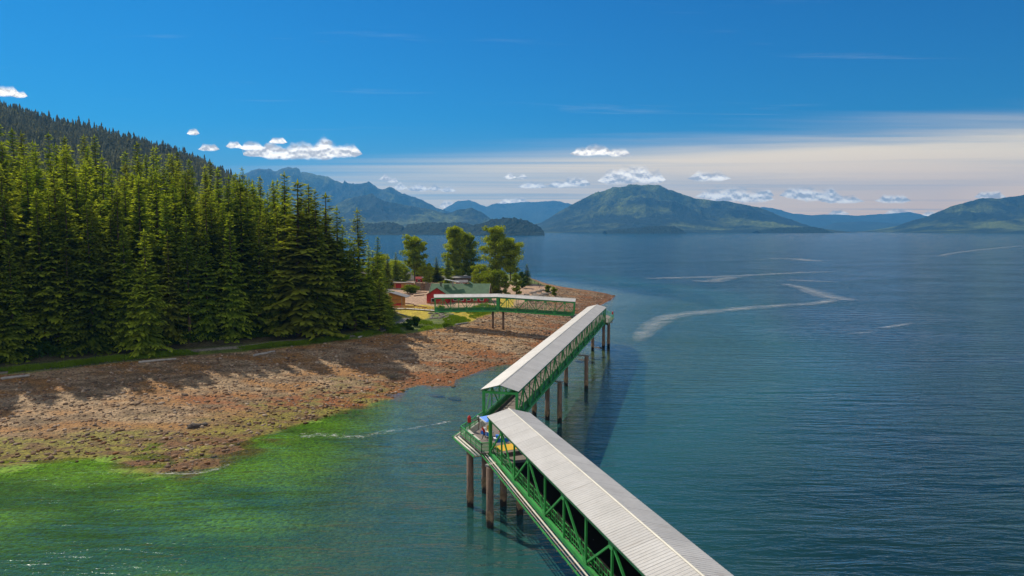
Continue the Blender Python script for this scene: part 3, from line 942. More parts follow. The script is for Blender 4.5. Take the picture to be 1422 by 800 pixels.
leaf_soup('undergrowth', scatter_band(FRONT[:], -1.0, 9, 42000, 401, 4.2, 0.25), .34, M['leaf_dark'], 'dark leafy undergrowth along the foot of the forest', 'undergrowth', 402)
VL = [at_z(u, v, 4) for u, v in VEG_PX[:13]]
leaf_soup('bank_grass', scatter_band(VL, .4, 4.0, 42000, 403, .7, 0.36, 7), .42, M['grass'], 'green grass on the bank between path and beach', 'grass', 404, True)
VL2 = [at_z(u, v, 4) for u, v in VEG_PX[12:20]]
leaf_soup('meadow_grass', scatter_band(VL2, .2, 11, 30000, 405, .7, 0.42, 6), .42, M['grass'], 'bright green grass above the beach by the shore bridge', 'grass', 406, True)

# ---- wooded hill behind the forest
HC = [(-700, -45), (-420, 20), (-200, 78), (-100, 112), (0, 146), (50, 160), (100, 174), (150, 184), (200, 197), (250, 213), (290, 228), (320, 245), (350, 275), (380, 305), (420, 325), (520, 335)]
CR = [at_y(u, v + 9, 1450) for u, v in HC]
crx = np.array([p[0] for p in CR]); crz = np.array([p[2] for p in CR])
def hill_h(x, y):
    xs = x / y * 1450
    top = np.interp(xs, crx, crz) + 9 * (fbm(x / 60, y / 60, 3, 71) - .5) * 2
    t = np.clip((y - 330) / (1450 - 330), 0, 1.6)
    up = np.where(t < 1, 8 + (top - 8) * (t ** 1.05), top * (1 - (t - 1) * .8))
    return up * np.clip((y - 300) / 60, 0, 1) - 6 + 10 * (fbm(x / 90, y / 90, 4, 77) - .5) * np.clip(t * 3, 0, 1)
hx = np.linspace(-1, 1, 120); hy = np.concatenate([np.linspace(320, 1500, 90), np.linspace(1540, 2300, 14)])
U_ = np.linspace(-1.15, -0.30, 130)
HXX = U_[None, :] * hy[:, None]; HYY = np.repeat(hy[:, None], 130, 1)
hz = hill_h(HXX.ravel(), HYY.ravel())
M['hill_ground'] = surf_mat('hill_ground', (0.05, 0.06, 0.03), 0.3, 0.02, 0.95)
hill = mesh_np('hill', np.stack([HXX.ravel(), HYY.ravel(), hz], 1), grid_faces(130, len(hy)), M['hill_ground'], smooth=True)
tag(hill, kind='structure')

def low_conifers(n, seed):
    g2 = np.random.default_rng(seed)
    # one small tree: four ragged skirts
    base = []
    r2 = random.Random(seed)
    variants = []
    for vv in range(5):
        V, F = [], []
        tiers = 9
        for k in range(tiers):
            z0 = k / tiers * .95 + .02; z1 = z0 + .19
            rr = (1 - k / tiers) ** .8 * .2 + .012
            m = 7
            a0 = r2.random() * 6
            i = len(V); V.append((0, 0, min(1, z1)))
            for j in range(m):
                a = a0 + 6.283 * j / m
                q = rr * r2.uniform(.55, 1.25)
                V.append((math.cos(a) * q, math.sin(a) * q, z0 - q * .35))
            for j in range(m):
                if r2.random() < .85: F.append((i, i + 1 + j, i + 1 + (j + 1) % m))
        variants.append((np.array(V), np.array(F)))
    u = g2.uniform(-1.0, -.335, n); y = 420 + (1600 - 420) * g2.random(n) ** .62
    x = u * y
    z = hill_h(x, y)
    Vs, Fs = [], []; base = 0
    for i in range(n):
        V, F = variants[i % 5]
        h_ = g2.uniform(19, 33) * (1.25 if g2.random() < .06 else 1)
        w_ = h_ * g2.uniform(.85, 1.3)
        a = g2.random() * 6.28
        ca, sa = math.cos(a), math.sin(a)
        P = np.stack([x[i] + (V[:, 0] * ca - V[:, 1] * sa) * w_, y[i] + (V[:, 0] * sa + V[:, 1] * ca) * w_, z[i] + V[:, 2] * h_], 1)
        Vs.append(P); Fs.append(F + base); base += len(V)
    return np.concatenate(Vs), np.concatenate(Fs)
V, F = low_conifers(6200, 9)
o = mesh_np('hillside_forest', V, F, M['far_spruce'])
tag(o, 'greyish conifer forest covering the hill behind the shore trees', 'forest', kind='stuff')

# ------------------------------------------------------------------ far mountains
def mountain_mat(name, forest, forest2, rockc, snowline):
    m, g = new_mat(name)
    geo = g.node('ShaderNodeNewGeometry')
    pos = geo.outputs['Position']
    n = g.noise(pos, 0.0012, 6, 0.65)
    n2 = g.noise(pos, 0.012, 4, 0.7)
    c = g.mix(g.mapr(n, 0.48, 0.62), forest, forest2)
    sep = g.node('ShaderNodeSeparateXYZ'); g.l.new(pos, sep.inputs[0])
    zz = g.math('ADD', sep.outputs[2], g.math('MULTIPLY', g.math('SUBTRACT', n2, .5), 500))
    c = g.mix(g.mapr(zz, snowline[0], snowline[1]), c, rockc)
    k = g.node('ShaderNodeVectorMath', operation='SCALE'); g.l.new(c, k.inputs[0]); g.l.new(g.mapr(n2, .3, .7, .6, 1.4), k.inputs['Scale'])
    c = g.mix(g.math('MULTIPLY', g.mapr(zz, snowline[2], snowline[3]), g.mapr(n2, .52, .6)), k.outputs[0], (.75, .76, .78))
    b = principled(g, c, .95, spec=.1, normal=g.bump(n2, 1.0, 110))
    g.l.new(b.outputs[0], g.out.inputs[0])
    return m
M['mtn'] = mountain_mat('mountain_forest', (.022, .036, .024), (.17, .20, .05), (.13, .13, .115), (900, 1500, 1500, 1900))
M['mtn_b'] = mountain_mat('mountain_far', (.035, .05, .03), (.06, .08, .04), (.14, .14, .14), (900, 1500, 950, 1300))
M['isle'] = mountain_mat('island_forest', (.018, .032, .018), (.028, .045, .022), (.1, .1, .1), (3000, 4000, 5000, 6000))

def range_mesh(name, prof, y0, dep, mat, seed, amp=.35, nu=220, nv=70, rs=900, extra=0, foot=.35):
    pts = [at_y(u, v, y0) for u, v in prof]
    px_ = np.array([p[0] for p in pts]); pz_ = np.array([p[2] for p in pts])
    us = np.linspace(px_[0], px_[-1], nu)
    ts = np.linspace(-1, 1, nv)
    TT, UU = np.meshgrid(ts, us, indexing='ij')
    yy = y0 + TT * dep
    xx = UU * (1 + TT * dep / y0 * .5)
    top = np.interp(UU, px_, pz_)
    top = np.where(top > 40, top * (1 + .10 * amp * (ridged(UU / (rs * .35), UU * 0 + seed, 4, seed + 9) - .6)), top)
    a = np.abs(TT)
    sh = (1 - a) ** (1.15) * (1 - foot) + foot * (1 - sstep(.0, 1.0, a))
    r_ = ridged(xx / rs, yy / rs, 5, seed)
    r2_ = ridged(xx / (rs * .3), yy / (rs * .3), 4, seed + 5)
    zz = top * sh * (1 + amp * (r_ - .75) * sstep(0, .12, a) + amp * .45 * (r2_ - .6) * sstep(0, .08, a))
    zz += top * .05 * (r2_ - .6) * sstep(.12, 0, a)
    zz = np.where(top <= 1, -5, zz)
    zz += extra * (vnoise(xx / 14, yy / 14, seed) - .3) * np.clip(top * sh / 20, 0, 1)
    zz = np.where(a > .985, -8, zz)
    o = mesh_np(name, np.stack([xx.ravel(), yy.ravel(), zz.ravel()], 1), grid_faces(nu, nv)[:, ::-1][:, ::-1], mat, smooth=True)
    return tag(o, kind='structure')

range_mesh('mountains', [(150, 262), (230, 250), (300, 240), (345, 236), (372, 233), (384, 233), (392, 228), (400, 229), (405, 231), (413, 228.5), (418, 237), (424, 236), (440, 242), (455, 245), (465, 252), (478, 254), (486, 251),
    (500, 251), (512, 252), (524, 258), (532, 260), (538, 257), (546, 259), (560, 268), (575, 273), (590, 279), (602, 286), (620, 292), (645, 300), (680, 312), (700, 322)], 13500, 3600, M['mtn'], 3, amp=.62, nu=300, nv=90)
range_mesh('mountains', [(380, 318), (420, 300), (455, 288), (480, 276), (500, 271), (520, 270), (535, 277), (560, 283), (590, 289), (620, 296), (640, 290), (655, 288), (668, 293), (680, 302), (692, 316), (700, 322)], 9500, 1900, M['mtn'], 8, amp=.55, rs=700)
range_mesh('mountains', [(600, 300), (620, 287), (635, 279), (650, 277.5), (662, 281), (675, 286), (690, 281), (700, 282), (715, 281), (730, 279), (745, 280), (757, 278), (770, 277), (785, 281), (800, 284), (830, 292), (870, 300)], 20000, 2500, M['mtn_b'], 12, amp=.35, rs=1200)
range_mesh('mountains', [(700, 324), (735, 313), (752, 309), (770, 298), (785, 288), (800, 279), (812, 273), (828, 266), (845, 261), (865, 257), (882, 254), (900, 252.5), (915, 256), (928, 263), (945, 267), (965, 274), (990, 277), (1010, 279), (1030, 283), (1055, 287), (1070, 293), (1085, 300), (1100, 306), (1125, 315), (1140, 321)], 10500, 2600, M['mtn'], 17, amp=.6, nu=320, nv=90)
range_mesh('mountains', [(1000, 300), (1030, 292), (1060, 286), (1085, 290), (1100, 296), (1130, 298), (1160, 297), (1190, 299), (1215, 297), (1240, 296), (1262, 293.5), (1280, 298), (1310, 304), (1350, 310)], 19500, 2600, M['mtn_b'], 23, amp=.4, rs=1200)
range_mesh('mountains', [(1130, 320), (1160, 309), (1200, 307), (1240, 310), (1290, 312), (1340, 314), (1420, 318)], 15500, 1800, M['mtn_b'], 29, amp=.4, rs=900)
range_mesh('mountains', [(1215, 322), (1240, 316), (1270, 305), (1290, 299), (1305, 292), (1325, 284), (1345, 279), (1362, 275), (1385, 274), (1405, 271), (1422, 268), (1460, 262), (1520, 255), (1600, 262), (1700, 280)], 9500, 2300, M['mtn'], 37, amp=.6, nu=260, nv=80)
range_mesh('islands', [(380, 320), (410, 313), (450, 311), (490, 309), (515, 309.5), (528, 308.5), (545, 309), (560, 314), (562, 318), (566, 312), (585, 310), (600, 309), (640, 309.5), (655, 312), (665, 318)], 5200, 420, M['isle'], 41, amp=.15, nu=520, nv=34, rs=200, extra=16)
range_mesh('islands', [(648, 319), (660, 312), (672, 309), (683, 305), (695, 303), (706, 302), (718, 303), (730, 306), (740, 310), (748, 315), (755, 320)], 4600, 330, M['isle'], 43, amp=.15, nu=360, nv=34, rs=200, extra=16)
range_mesh('islands', [(840, 321), (868, 318), (890, 316), (925, 314), (938, 315), (944, 318), (948, 321)], 6800, 400, M['isle'], 47, amp=.15, nu=200, nv=30, rs=200, extra=16)
range_mesh('islands', [(1050, 321), (1075, 317), (1110, 315.5), (1130, 315), (1143, 318), (1148, 321)], 7600, 400, M['isle'], 49, amp=.15, nu=200, nv=30, rs=200, extra=14)

# ------------------------------------------------------------------ covered walkways
DECK = 7.6
def covered_walkway(name, p0, p1, label, half=2.35, bay=5.0, eave=4.3, rise=.75, over=.35, chord=.26, member=.16,
                    dark_side=None, pipe_side=None, pitch=.36, z0_=7.6, z1_=7.6):
    """root at p0, +X runs towards p1, +Y is the left side"""
    L = math.hypot(p1[0] - p0[0], p1[1] - p0[1]); a = math.atan2(p1[1] - p0[1], p1[0] - p0[0])
    root = empty(name, (p0[0], p0[1], z0_), a, label, 'walkway')
    root.rotation_euler = (0, -math.atan2(z1_ - z0_, L), a)
    nb = max(2, int(round(L / bay))); nb += nb % 2; b_ = L / nb
    # ribbed roof: folded sheet, both slopes
    V, F = [], []
    xs = []
    n = int((L + 2 * over) / pitch)
    for i in range(n):
        x0 = -over + i * pitch
        xs += [(x0, 0), (x0 + pitch * .62, 0), (x0 + pitch * .74, .022), (x0 + pitch * .9, .022)]
    xs.append((L + over, 0))
    w = half + over
    for x, dz in xs:
        V += [(x, -w, eave + dz), (x, 0, eave + rise + dz), (x, w, eave + dz), (x, w, eave - .05), (x, 0, eave + rise - .05), (x, -w, eave - .05)]
    m = len(xs)
    for i in range(m - 1):
        k = i * 6
        for j in range(6):
            F.append((k + j, k + (j + 1) % 6, k + 6 + (j + 1) % 6, k + 6 + j))
    F += [(0, 1, 4, 5), (1, 2, 3, 4), ((m - 1) * 6, (m - 1) * 6 + 5, (m - 1) * 6 + 4, (m - 1) * 6 + 1), ((m - 1) * 6 + 1, (m - 1) * 6 + 4, (m - 1) * 6 + 3, (m - 1) * 6 + 2)]
    mesh_np('roof', V, F, M['roof'], root)
    # ridge cap
    MB().add([(-over, -.11, eave + rise + .02), (-over, 0, eave + rise + .07), (-over, .11, eave + rise + .02), (L + over, -.11, eave + rise + .02), (L + over, 0, eave + rise + .07), (L + over, .11, eave + rise + .02)],
             [(0, 3, 4, 1), (1, 4, 5, 2), (0, 1, 2), (5, 4, 3), (0, 2, 5, 3)]).build('ridge_cap', M['pipe'], root)
    for s in (-1, 1):
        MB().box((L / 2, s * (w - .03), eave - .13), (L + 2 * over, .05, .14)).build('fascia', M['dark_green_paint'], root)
        MB().box((L / 2, s * half, eave - .36), (L, chord, chord)).build('top_chord', M['green_paint'], root)
        MB().box((L / 2, s * half, -.12), (L, chord * 1.15, chord * 1.5)).build('bottom_chord', M['green_paint'], root)
    y_ = half
    z0, z1 = .08, eave - .5
    # posts and braces: first of each kind, then plain copies
    post = None; brace = {}
    for s in (-1, 1):
        for i in range(nb + 1):
            x = min(max(i * b_, .1), L - .1)
            if post is None:
                post = MB().bar((0, 0, z0), (0, 0, z1), member * 1.05).build('post', M['green_paint'], root); o = post
            else:
                o = post.copy(); COL.objects.link(o)
            o.location = (x, s * y_, 0)
        for i in range(nb):
            up = (i % 2 == 0)
            key = up
            if key not in brace:
                p, q = ((0, 0, z0), (b_, 0, z1)) if up else ((0, 0, z1), (b_, 0, z0))
                brace[key] = MB().bar(p, q, member).build('brace', M['green_paint'], root); o = brace[key]
            else:
                o = brace[key].copy(); COL.objects.link(o)
            o.location = (i * b_, s * y_, 0)
    for x in (.06, L - .06):
        mb = MB()
        for s in (-1, 1): mb.bar((x, s * (half + .02), -.3), (x, s * (half + .02), eave - .2), .36)
        mb.bar((x + .004, -half, eave - .42), (x + .004, half, eave - .42), .3)
        mb.build('portal_frame', M['green_paint'], root)
    if not dark_side:
        for s in (-1, 1):
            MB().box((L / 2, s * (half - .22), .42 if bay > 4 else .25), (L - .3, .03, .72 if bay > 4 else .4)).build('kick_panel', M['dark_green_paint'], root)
    gp_ = None
    for s in (-1, 1):
        for i in range(nb + 1):
            zz_ = z0 + .18 if i % 2 == 0 else z1 - .12
            if gp_ is None:
                gp_ = MB().add([(-.45, -.02, -.1), (.45, -.02, -.1), (.22, -.02, .32), (-.22, -.02, .32), (-.45, .02, -.1), (.45, .02, -.1), (.22, .02, .32), (-.22, .02, .32)],
                               [(0, 1, 2, 3), (7, 6, 5, 4), (0, 4, 5, 1), (1, 5, 6, 2), (2, 6, 7, 3), (3, 7, 4, 0)]).build('gusset_plate', M['green_paint'], root); o = gp_
            else:
                o = gp_.copy(); COL.objects.link(o)
            o.location = (min(max(i * b_, .5), L - .5), s * (y_ + member * .62 + .02), zz_)
            if i % 2: o.rotation_euler = (math.pi, 0, 0)
    # cross beams under the deck
    fb = None
    for i in range(nb + 1):
        if fb is None:
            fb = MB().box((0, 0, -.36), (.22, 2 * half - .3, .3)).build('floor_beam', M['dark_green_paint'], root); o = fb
        else:
            o = fb.copy(); COL.objects.link(o)
        o.location = (min(max(i * b_, .12), L - .12), 0, 0)
    # roof frames: tie and rafters
    rf = None
    for i in range(nb + 1):
        if rf is None:
            mb = MB().bar((0, -half + .1, eave - .42), (0, half - .1, eave - .42), .12)
            for s in (-1, 1):
                mb.bar((0, s * (half + .1), eave - .11), (0, s * .05, eave + rise - .14), .1)
                mb.bar((0, s * 1.1, eave - .36), (0, s * .25, eave + rise - .25), .06)
            mb.bar((0, 0, eave - .36), (0, 0, eave + rise - .2), .07)
            rf = mb.build('roof_frame', M['green_paint'], root); o = rf
        else:
            o = rf.copy(); COL.objects.link(o)
        o.location = (min(max(i * b_, .15), L - .15), 0, 0)
    MB().box((L / 2, 0, -.16), (L, 2 * half - .32, .1)).build('deck', M['deck'], root)
    # guard rails with pickets
    for s in (-1, 1):
        mb = MB(); yy = s * (half - .32)
        for z in (.15, .62, 1.12):
            mb.bar((0, yy, z), (L, yy, z), .06)
        k = 0
        while k * .5 < L:
            mb.bar((k * .5, yy, -.1), (k * .5, yy, 1.1), .045 if k % 4 else .09); k += 1
        mb.build('guard_rail', M['green_paint'], root)
    if dark_side:
        MB().box((L / 2, dark_side * (half - .18), (eave - .6) / 2), (L, .04, eave - .62)).build('side_screen', M['dark_panel'], root)
        MB().box((L / 2, 0, -.095), (L - .1, 2 * half - .72, .02)).build('floor_shade', M['dark_panel'], root)  # dark sheet over the deck, standing in for shade under the roof
    if pipe_side:
        yy = pipe_side * (half + .45)
        MB().tube((-.2, yy, -.25), (L, yy, -.25), .085, n=10).build('service_pipe', M['pipe'], root, True)
        MB().tube((-.2, yy + pipe_side * .34, -.25), (L, yy + pipe_side * .34, -.25), .05, n=8).build('service_pipe', M['concrete'], root, True)
        MB().box((L / 2, yy + pipe_side * .6, -.3), (L, .07, .16)).build('outer_rail', M['green_paint'], root)
        k = 0; br_ = None
        while k * 1.25 < L:
            if br_ is None:
                br_ = MB().box((0, 0, 0), (.08, 1.0, .08)).build('pipe_bracket', M['brown_wood'], root); o = br_
            else:
                o = br_.copy(); COL.objects.link(o)
            o.location = (k * 1.25 + .1, pipe_side * (half + .63), -.43); k += 1
    return root, L, a

# survey of the three walkways from their ridge ends
z_r = DECK + 4.3 + .75
z_e = DECK + 4.3
def ridge(u, v): return Vector(at_z(u, v, z_r))
n0 = ridge(707.5, 568); n1_ = ridge(977, 800)
dn = (n1_ - n0).normalized()
n_end = n0 + dn * 50
W_near = covered_walkway('covered_walkway', n0, n_end, 'nearest green covered walkway running out of the bottom of the picture', dark_side=1, pipe_side=-1, bay=5.0)
m0 = ridge(694.5, 534); m1 = ridge(829, 423)
W_mid = covered_walkway('covered_walkway', m0, m1, 'long middle green covered walkway on piles across the bay', bay=4.4, member=.15)
print('near', n0, n_end, 'mid', m0, m1, (m1 - m0).length)
ZB = 8.8
fe0 = Vector(at_z(604, 413.3, ZB + 4.3)); fe1 = Vector(at_z(691, 412.3, ZB + 4.3)); fe2 = Vector(at_z(790, 419.0, z_e))
def inset(a, b, d):
    t = (b - a).normalized(); return Vector((-t.y, t.x)) * d
o1 = inset(fe0, fe1, 2.7); o2 = inset(fe1, fe2, 2.7)
f0 = fe0 + o1; f1 = fe1 + (o1 + o2) / 2; f2 = fe2 + o2 + Vector((1.5, -.1))
W_fa = covered_walkway('covered_walkway', f0, f1, 'green covered bridge reaching the shore beside the red house', bay=2.9, member=.13, over=.3, z0_=ZB, z1_=ZB)
W_fb = covered_walkway('covered_walkway', f1, f2, 'green covered bridge over the beach, seaward part beyond the bend', bay=2.9, member=.13, over=.3, z0_=ZB)
print('far', f0, f1, f2)

# ------------------------------------------------------------------ piles
def pile(u=None, v=None, top=7.0, label='', xy=None, r=.42, base=None):
    x, y = xy if xy else at_z(u, v, base if base is not None else 0)
    g_ = hgt(x, y)
    root = empty('steel_pile', (x, y, min(g_, 0) if g_ < 0 else g_), 0, label, 'pile', 'steel piles carrying the walkways')
    z0 = root.location.z
    MB().tube((0, 0, -1.2), (0, 0, top - z0), r, n=16).build('shaft', M['pile'], root, True)
    if g_ < .5:
        # shell growth around the tide line
        r_ = random.Random(int(abs(x) * 100 + y))
        V, F = [], []; nn = 18; zs = [(.85, .0), (.95, .03), (1.15, .06), (1.4, .03), (1.6, .05), (1.8, .03), (1.95, 0)]
        for z, e in zs:
            for i in range(nn):
                t = 6.283 * i / nn; rr = r + .012 + e * r_.uniform(.3, 1.2)
                V.append((math.cos(t) * rr, math.sin(t) * rr, z - z0 + r_.uniform(-.08, .08) + .22 * math.sin(i * 1.3 + x)))
        F = [(k * nn + i, k * nn + (i + 1) % nn, (k + 1) * nn + (i + 1) % nn, (k + 1) * nn + i) for k in range(len(zs) - 1) for i in range(nn)]
        mesh_np('barnacle_band', V, F, M['barnacle'], root, smooth=False)
    return root
PT = DECK - .62
for u, v, lab in [(653, 703, 'leftmost steel pile under the hexagonal platform'), (673.5, 684, 'rear left steel pile under the platform, half hidden'),
                  (680.5, 732, 'nearest steel pile, below the platform corner'), (699, 702, 'steel pile under the middle of the platform'),
                  (722, 714, 'right steel pile under the start of the nearest walkway')]:
    pile(u, v, PT, lab)
for u, v, lab in [(742, 577, 'left pile of the first row under the middle walkway'), (760, 583, 'centre pile of the first row under the middle walkway'), (777, 586, 'right pile of the first row under the middle walkway'),
                  (786, 536, 'left pile of the second row under the middle walkway'), (814, 540, 'right pile of the second row under the middle walkway'),
                  (823, 486, 'left pile under the far platform'), (838, 483, 'centre pile under the far platform'), (845, 481, 'right pile under the far platform')]:
    pile(u, v, PT, lab)
for u, v, lab in [(689, 467, 'left pile of the pair standing on the beach'), (703, 467, 'right pile of the pair standing on the beach')]:
    x, y = f1.x + (-1.55 if u < 700 else 1.7), f1.y - .2
    pile(top=ZB - .62, label=lab, xy=(x, y), r=.36)

def cap_beam(parent_xy, pts, label, PT=PT):
    a, b = Vector(pts[0]), Vector(pts[1])
    root = MB().bar((a.x, a.y, PT + .13), (b.x, b.y, PT + .13), .55, .24).build('cap_beam', M['concrete'])
    tag(root, label, 'beam', 'cap beams on the piles')
cap_beam(None, (at_z(740, 577, 0), at_z(781, 586, 0)), 'cap beam on the first row of piles under the middle walkway')
cap_beam(None, (at_z(784, 536, 0), at_z(818, 540, 0)), 'cap beam on the second row of piles under the middle walkway')
cap_beam(None, (f1 + Vector((-2.3, -.2)), f1 + Vector((2.4, -.2))), 'cap beam on the pair of beach piles', ZB - .62)

# ------------------------------------------------------------------ hexagonal platform
def dz(u, v): return at_z(u, v, DECK)
near_l = n0 + Vector((dn.y, -dn.x)) * 2.35          # camera-left corner of nearest walkway (its right side is -Y local)
side = Vector((dn.y, -dn.x))
if side.x > 0: side = -side
near_l = n0 + side * 2.3; near_r = n0 - side * 2.3
dm = (m1 - m0).normalized(); ms = Vector((-dm.y, dm.x))
if ms.x > 0: ms = -ms
mid_l = m0 + ms * 2.4; mid_r = m0 - ms * 2.4
A_ = Vector(dz(640, 604)); B_ = Vector(dz(668.5, 628.5))
ext_l = near_l + dn * 5.0 ; ext_r = near_r + dn * 5.0
poly = [tuple(A_), tuple(B_), tuple(near_l - side * .3), tuple(near_l + dn * 4.5 - side * .45), tuple(near_r + dn * 4.5 + side * .4), tuple(near_r - side * 1.2), tuple(mid_r - ms * .6), tuple(mid_r + dm * -.1), tuple(mid_l + dm * -.1)]
print('poly', poly)
# platform root
pr = empty('pier_platform', (A_.x + 4, A_.y - 2, DECK - .3), 0, 'grey decked six sided platform between the two covered walkways', 'platform')
ox, oy, oz = pr.location
def loc(p, z): return (p[0] - ox, p[1] - oy, z - oz)
lp = [(p[0] - ox, p[1] - oy) for p in poly]
MB().prism(lp, .13, .24).build('deck', M['deck'], pr)
MB().prism([(x * .97, y * .97) for x, y in lp], -.3, .12).build('deck_frame', M['dark_green_paint'], pr)
def rail(parent, pts, name='railing', panels=True, h=1.15):
    for a, b in zip(pts[:-1], pts[1:]):
        a, b = Vector(a), Vector(b); L = (b - a).length; n = max(1, int(L / 1.6))
        mb = MB()
        za, zt = DECK - oz - .05, DECK - oz + h
        for i in range(n + 1):
            p = a.lerp(b, i / n); mb.bar((p.x - ox, p.y - oy, za), (p.x - ox, p.y - oy, zt), .08)
        for z, w_ in ((zt, .10), (za + .22, .06), (za + .7, .05)):
            mb.bar((a.x - ox, a.y - oy, z), (b.x - ox, b.y - oy, z), w_)
        r = mb.build('railing', M['green_paint'], parent)
        if panels:
            pm = MB()
            pm.add([(a.x - ox, a.y - oy, za + .26), (b.x - ox, b.y - oy, za + .26), (b.x - ox, b.y - oy, zt - .06), (a.x - ox, a.y - oy, zt - .06)], [(0, 1, 2, 3)])
            pm.build('mesh_panel', M['clear'], r)
rail(pr, [mid_l, A_, B_, near_l])
rail(pr, [mid_r - ms * .5, near_r - side * 1.1], panels=False)
# outer gutter with pipes round the seaward edges
out = []
for p in (mid_l, A_, B_):
    pass
def off_edge(a, b, d):
    t = (b - a).normalized(); nn = Vector((-t.y, t.x))
    c_ = Vector((ox, oy))
    if (a + nn - c_).length < (a - nn - c_).length: nn = -nn
    return a + nn * d, b + nn * d
for (a, b) in ((mid_l, A_), (A_, B_)):
    a2, b2 = off_edge(a, b, .30); a3, b3 = off_edge(a, b, .75); a4, b4 = off_edge(a, b, 1.05)
    t = (b - a).normalized() * .35
    MB().tube(loc(a2, DECK - .25), loc(b2 + t, DECK - .25), .12, n=10).build('service_pipe', M['pipe'], pr, True)
    MB().tube(loc(a3, DECK - .25), loc(b3 + t, DECK - .25), .12, n=10).build('service_pipe', M['pipe'], pr, True)
    MB().bar(loc(a4, DECK - .3), loc(b4 + t, DECK - .3), .08, .2).build('outer_rail', M['green_paint'], pr)
    L = (b - a).length; n = int(L / 1.4)
    for i in range(n + 1):
        MB().bar(loc(a.lerp(b, i / n), DECK - .43), loc(a4.lerp(b4, i / n), DECK - .43), .1).build('pipe_bracket', M['brown_wood'], pr)
c0 = Vector((at_z(653, 703, 0))); c1_ = Vector(at_z(722, 714, 0))
cap_beam(None, (at_z(650, 703, 0), at_z(702, 702, 0)), 'cap beam across the rear piles of the platform')
cap_beam(None, (at_z(676, 731, 0), at_z(726, 712, 0)), 'cap beam across the front piles of the platform')

# yellow fabric screen laid across the walkway entrance
ya, yb, yc, yd = [Vector(dz(u, v)) for u, v in ((686, 628), (721, 622), (723, 629), (690, 634))]
ye = empty('yellow_canopy', (ya.x, ya.y, DECK), 0, 'bright yellow low canopy in the entrance of the nearest walkway', 'canopy')
def yl(p, z): return (p.x - ya.x, p.y - ya.y, z)
mb = MB().add([yl(ya, .72), yl(yb, .72), yl(yc, .55), yl(yd, .55), yl(ya, .69), yl(yb, .69), yl(yc, .52), yl(yd, .52)],
              [(3, 2, 1, 0), (4, 5, 6, 7), (0, 1, 5, 4), (1, 2, 6, 5), (2, 3, 7, 6), (3, 0, 4, 7)])
mb.build('fabric', M['yellow'], ye)
for p in (ya, yb, yc, yd):
    MB().bar(yl(p, 0), yl(p, .55), .05).build('leg', M['white'], ye)
# blue canopy
ctr = Vector(dz(684, 603)); bx_, by_ = ctr.x, ctr.y
be = empty('blue_canopy', (bx_, by_, DECK), R(20), 'blue pitched canopy with white edge beside the middle walkway', 'canopy')
hw = 1.35
MB().add([(-hw, -hw, 2.05), (hw, -hw, 2.05), (hw, hw, 2.05), (-hw, hw, 2.05), (0, 0, 2.6)], [(0, 1, 4), (1, 2, 4), (2, 3, 4), (3, 0, 4), (3, 2, 1, 0)]).build('canopy_fabric', M['blue_fabric'], be)
mb = MB()
for a, b in (((-hw, -hw), (hw, -hw)), ((hw, -hw), (hw, hw)), ((hw, hw), (-hw, hw)), ((-hw, hw), (-hw, -hw))):
    mb.bar((*a, 1.98), (*b, 1.98), .04, .16)
mb.build('white_valance', M['white'], be)
for sx in (-1, 1):
    for sy in (-1, 1):
        MB().bar((sx * (hw - .06), sy * (hw - .06), 0), (sx * (hw - .06), sy * (hw - .06), 2.0), .05).build('leg', M['white'], be)
# tables with goods
def table(u, v, rz, cloth, label, items):
    x, y = dz(u, v)
    t = empty('table', (x, y, DECK), rz, label, 'table')
    MB().box((0, 0, .76), (1.8, .75, .05)).build('tabletop', M['white'], t)
    MB().box((0, -.385, .5), (1.8, .02, .48)).build('cloth', M[cloth], t)
    for sx in (-1, 1):
        for sy in (-1, 1):
            MB().bar((sx * .8, sy * .3, 0), (sx * .8, sy * .3, .735), .05).build('leg', M['white'], t)
    for k, (dx, dy, sz, mt, lab) in enumerate(items):
        o = MB().box((0, 0, sz[2] / 2), sz, .2 * k).box((0, 0, sz[2] + .015), (sz[0] * 1.06, sz[1] * 1.06, .03), .2 * k).build('goods_box', M[mt])
        c, s = math.cos(rz), math.sin(rz)
        o.location = (x + dx * c - dy * s, y + dx * s + dy * c, DECK + .786)
        tag(o, lab, 'box')
table(677, 606.5, R(-50), 'blue_fabric', 'blue skirted table behind the person in red', [(-.5, 0, (.35, .3, .25), 'white', 'white lidded box on the blue skirted table'), (.35, .05, (.5, .35, .18), 'yellow', 'yellow box on the blue skirted table')])
table(695.5, 616, R(20), 'blue_fabric', 'table between the truss posts at the walkway entrance', [(-.4, 0, (.5, .4, .3), 'blue_fabric', 'blue box on the table at the walkway entrance'), (.4, 0, (.4, .35, .2), 'white', 'white box on the table at the walkway entrance')])
# benches on the rail side
for k, (u, v, lab) in enumerate([(652.5, 604.5, 'pale bench against the left railing of the platform'), (661, 613, 'pale bench nearer the corner of the platform')]):
    x, y = dz(u, v)
    t = (B_ - A_).normalized()
    e = empty('bench', (x, y, DECK), math.atan2(t.y, t.x), lab, 'bench', 'pale benches on the platform')
    MB().box((0, 0, .45), (2.2, .45, .06)).build('seat', M['pipe'], e)
    for s in (-1, 1):
        MB().box((s * .9, 0, .21), (.08, .38, .42)).build('leg', M['grey_wood'], e)
# lamp posts (red lanterns)
def lantern(x, y, z, label):
    e = empty('beacon_lamp', (x, y, z), 0, label, 'lamp')
    MB().tube((0, 0, 0), (0, 0, 1.1), .06, n=8).build('post', M['green_paint'], e)
    MB().tube((0, 0, 1.1), (0, 0, 1.18), .28, n=12).tube((0, 0, 1.18), (0, 0, 1.78), .24, .24, 12).tube((0, 0, 1.78), (0, 0, 1.98), .24, .08, 12).build('lantern', M['red'], e)
x, y = dz(650.5, 598.5); lantern(x + .1, y + .3, DECK, 'red beacon on the left railing of the near platform')

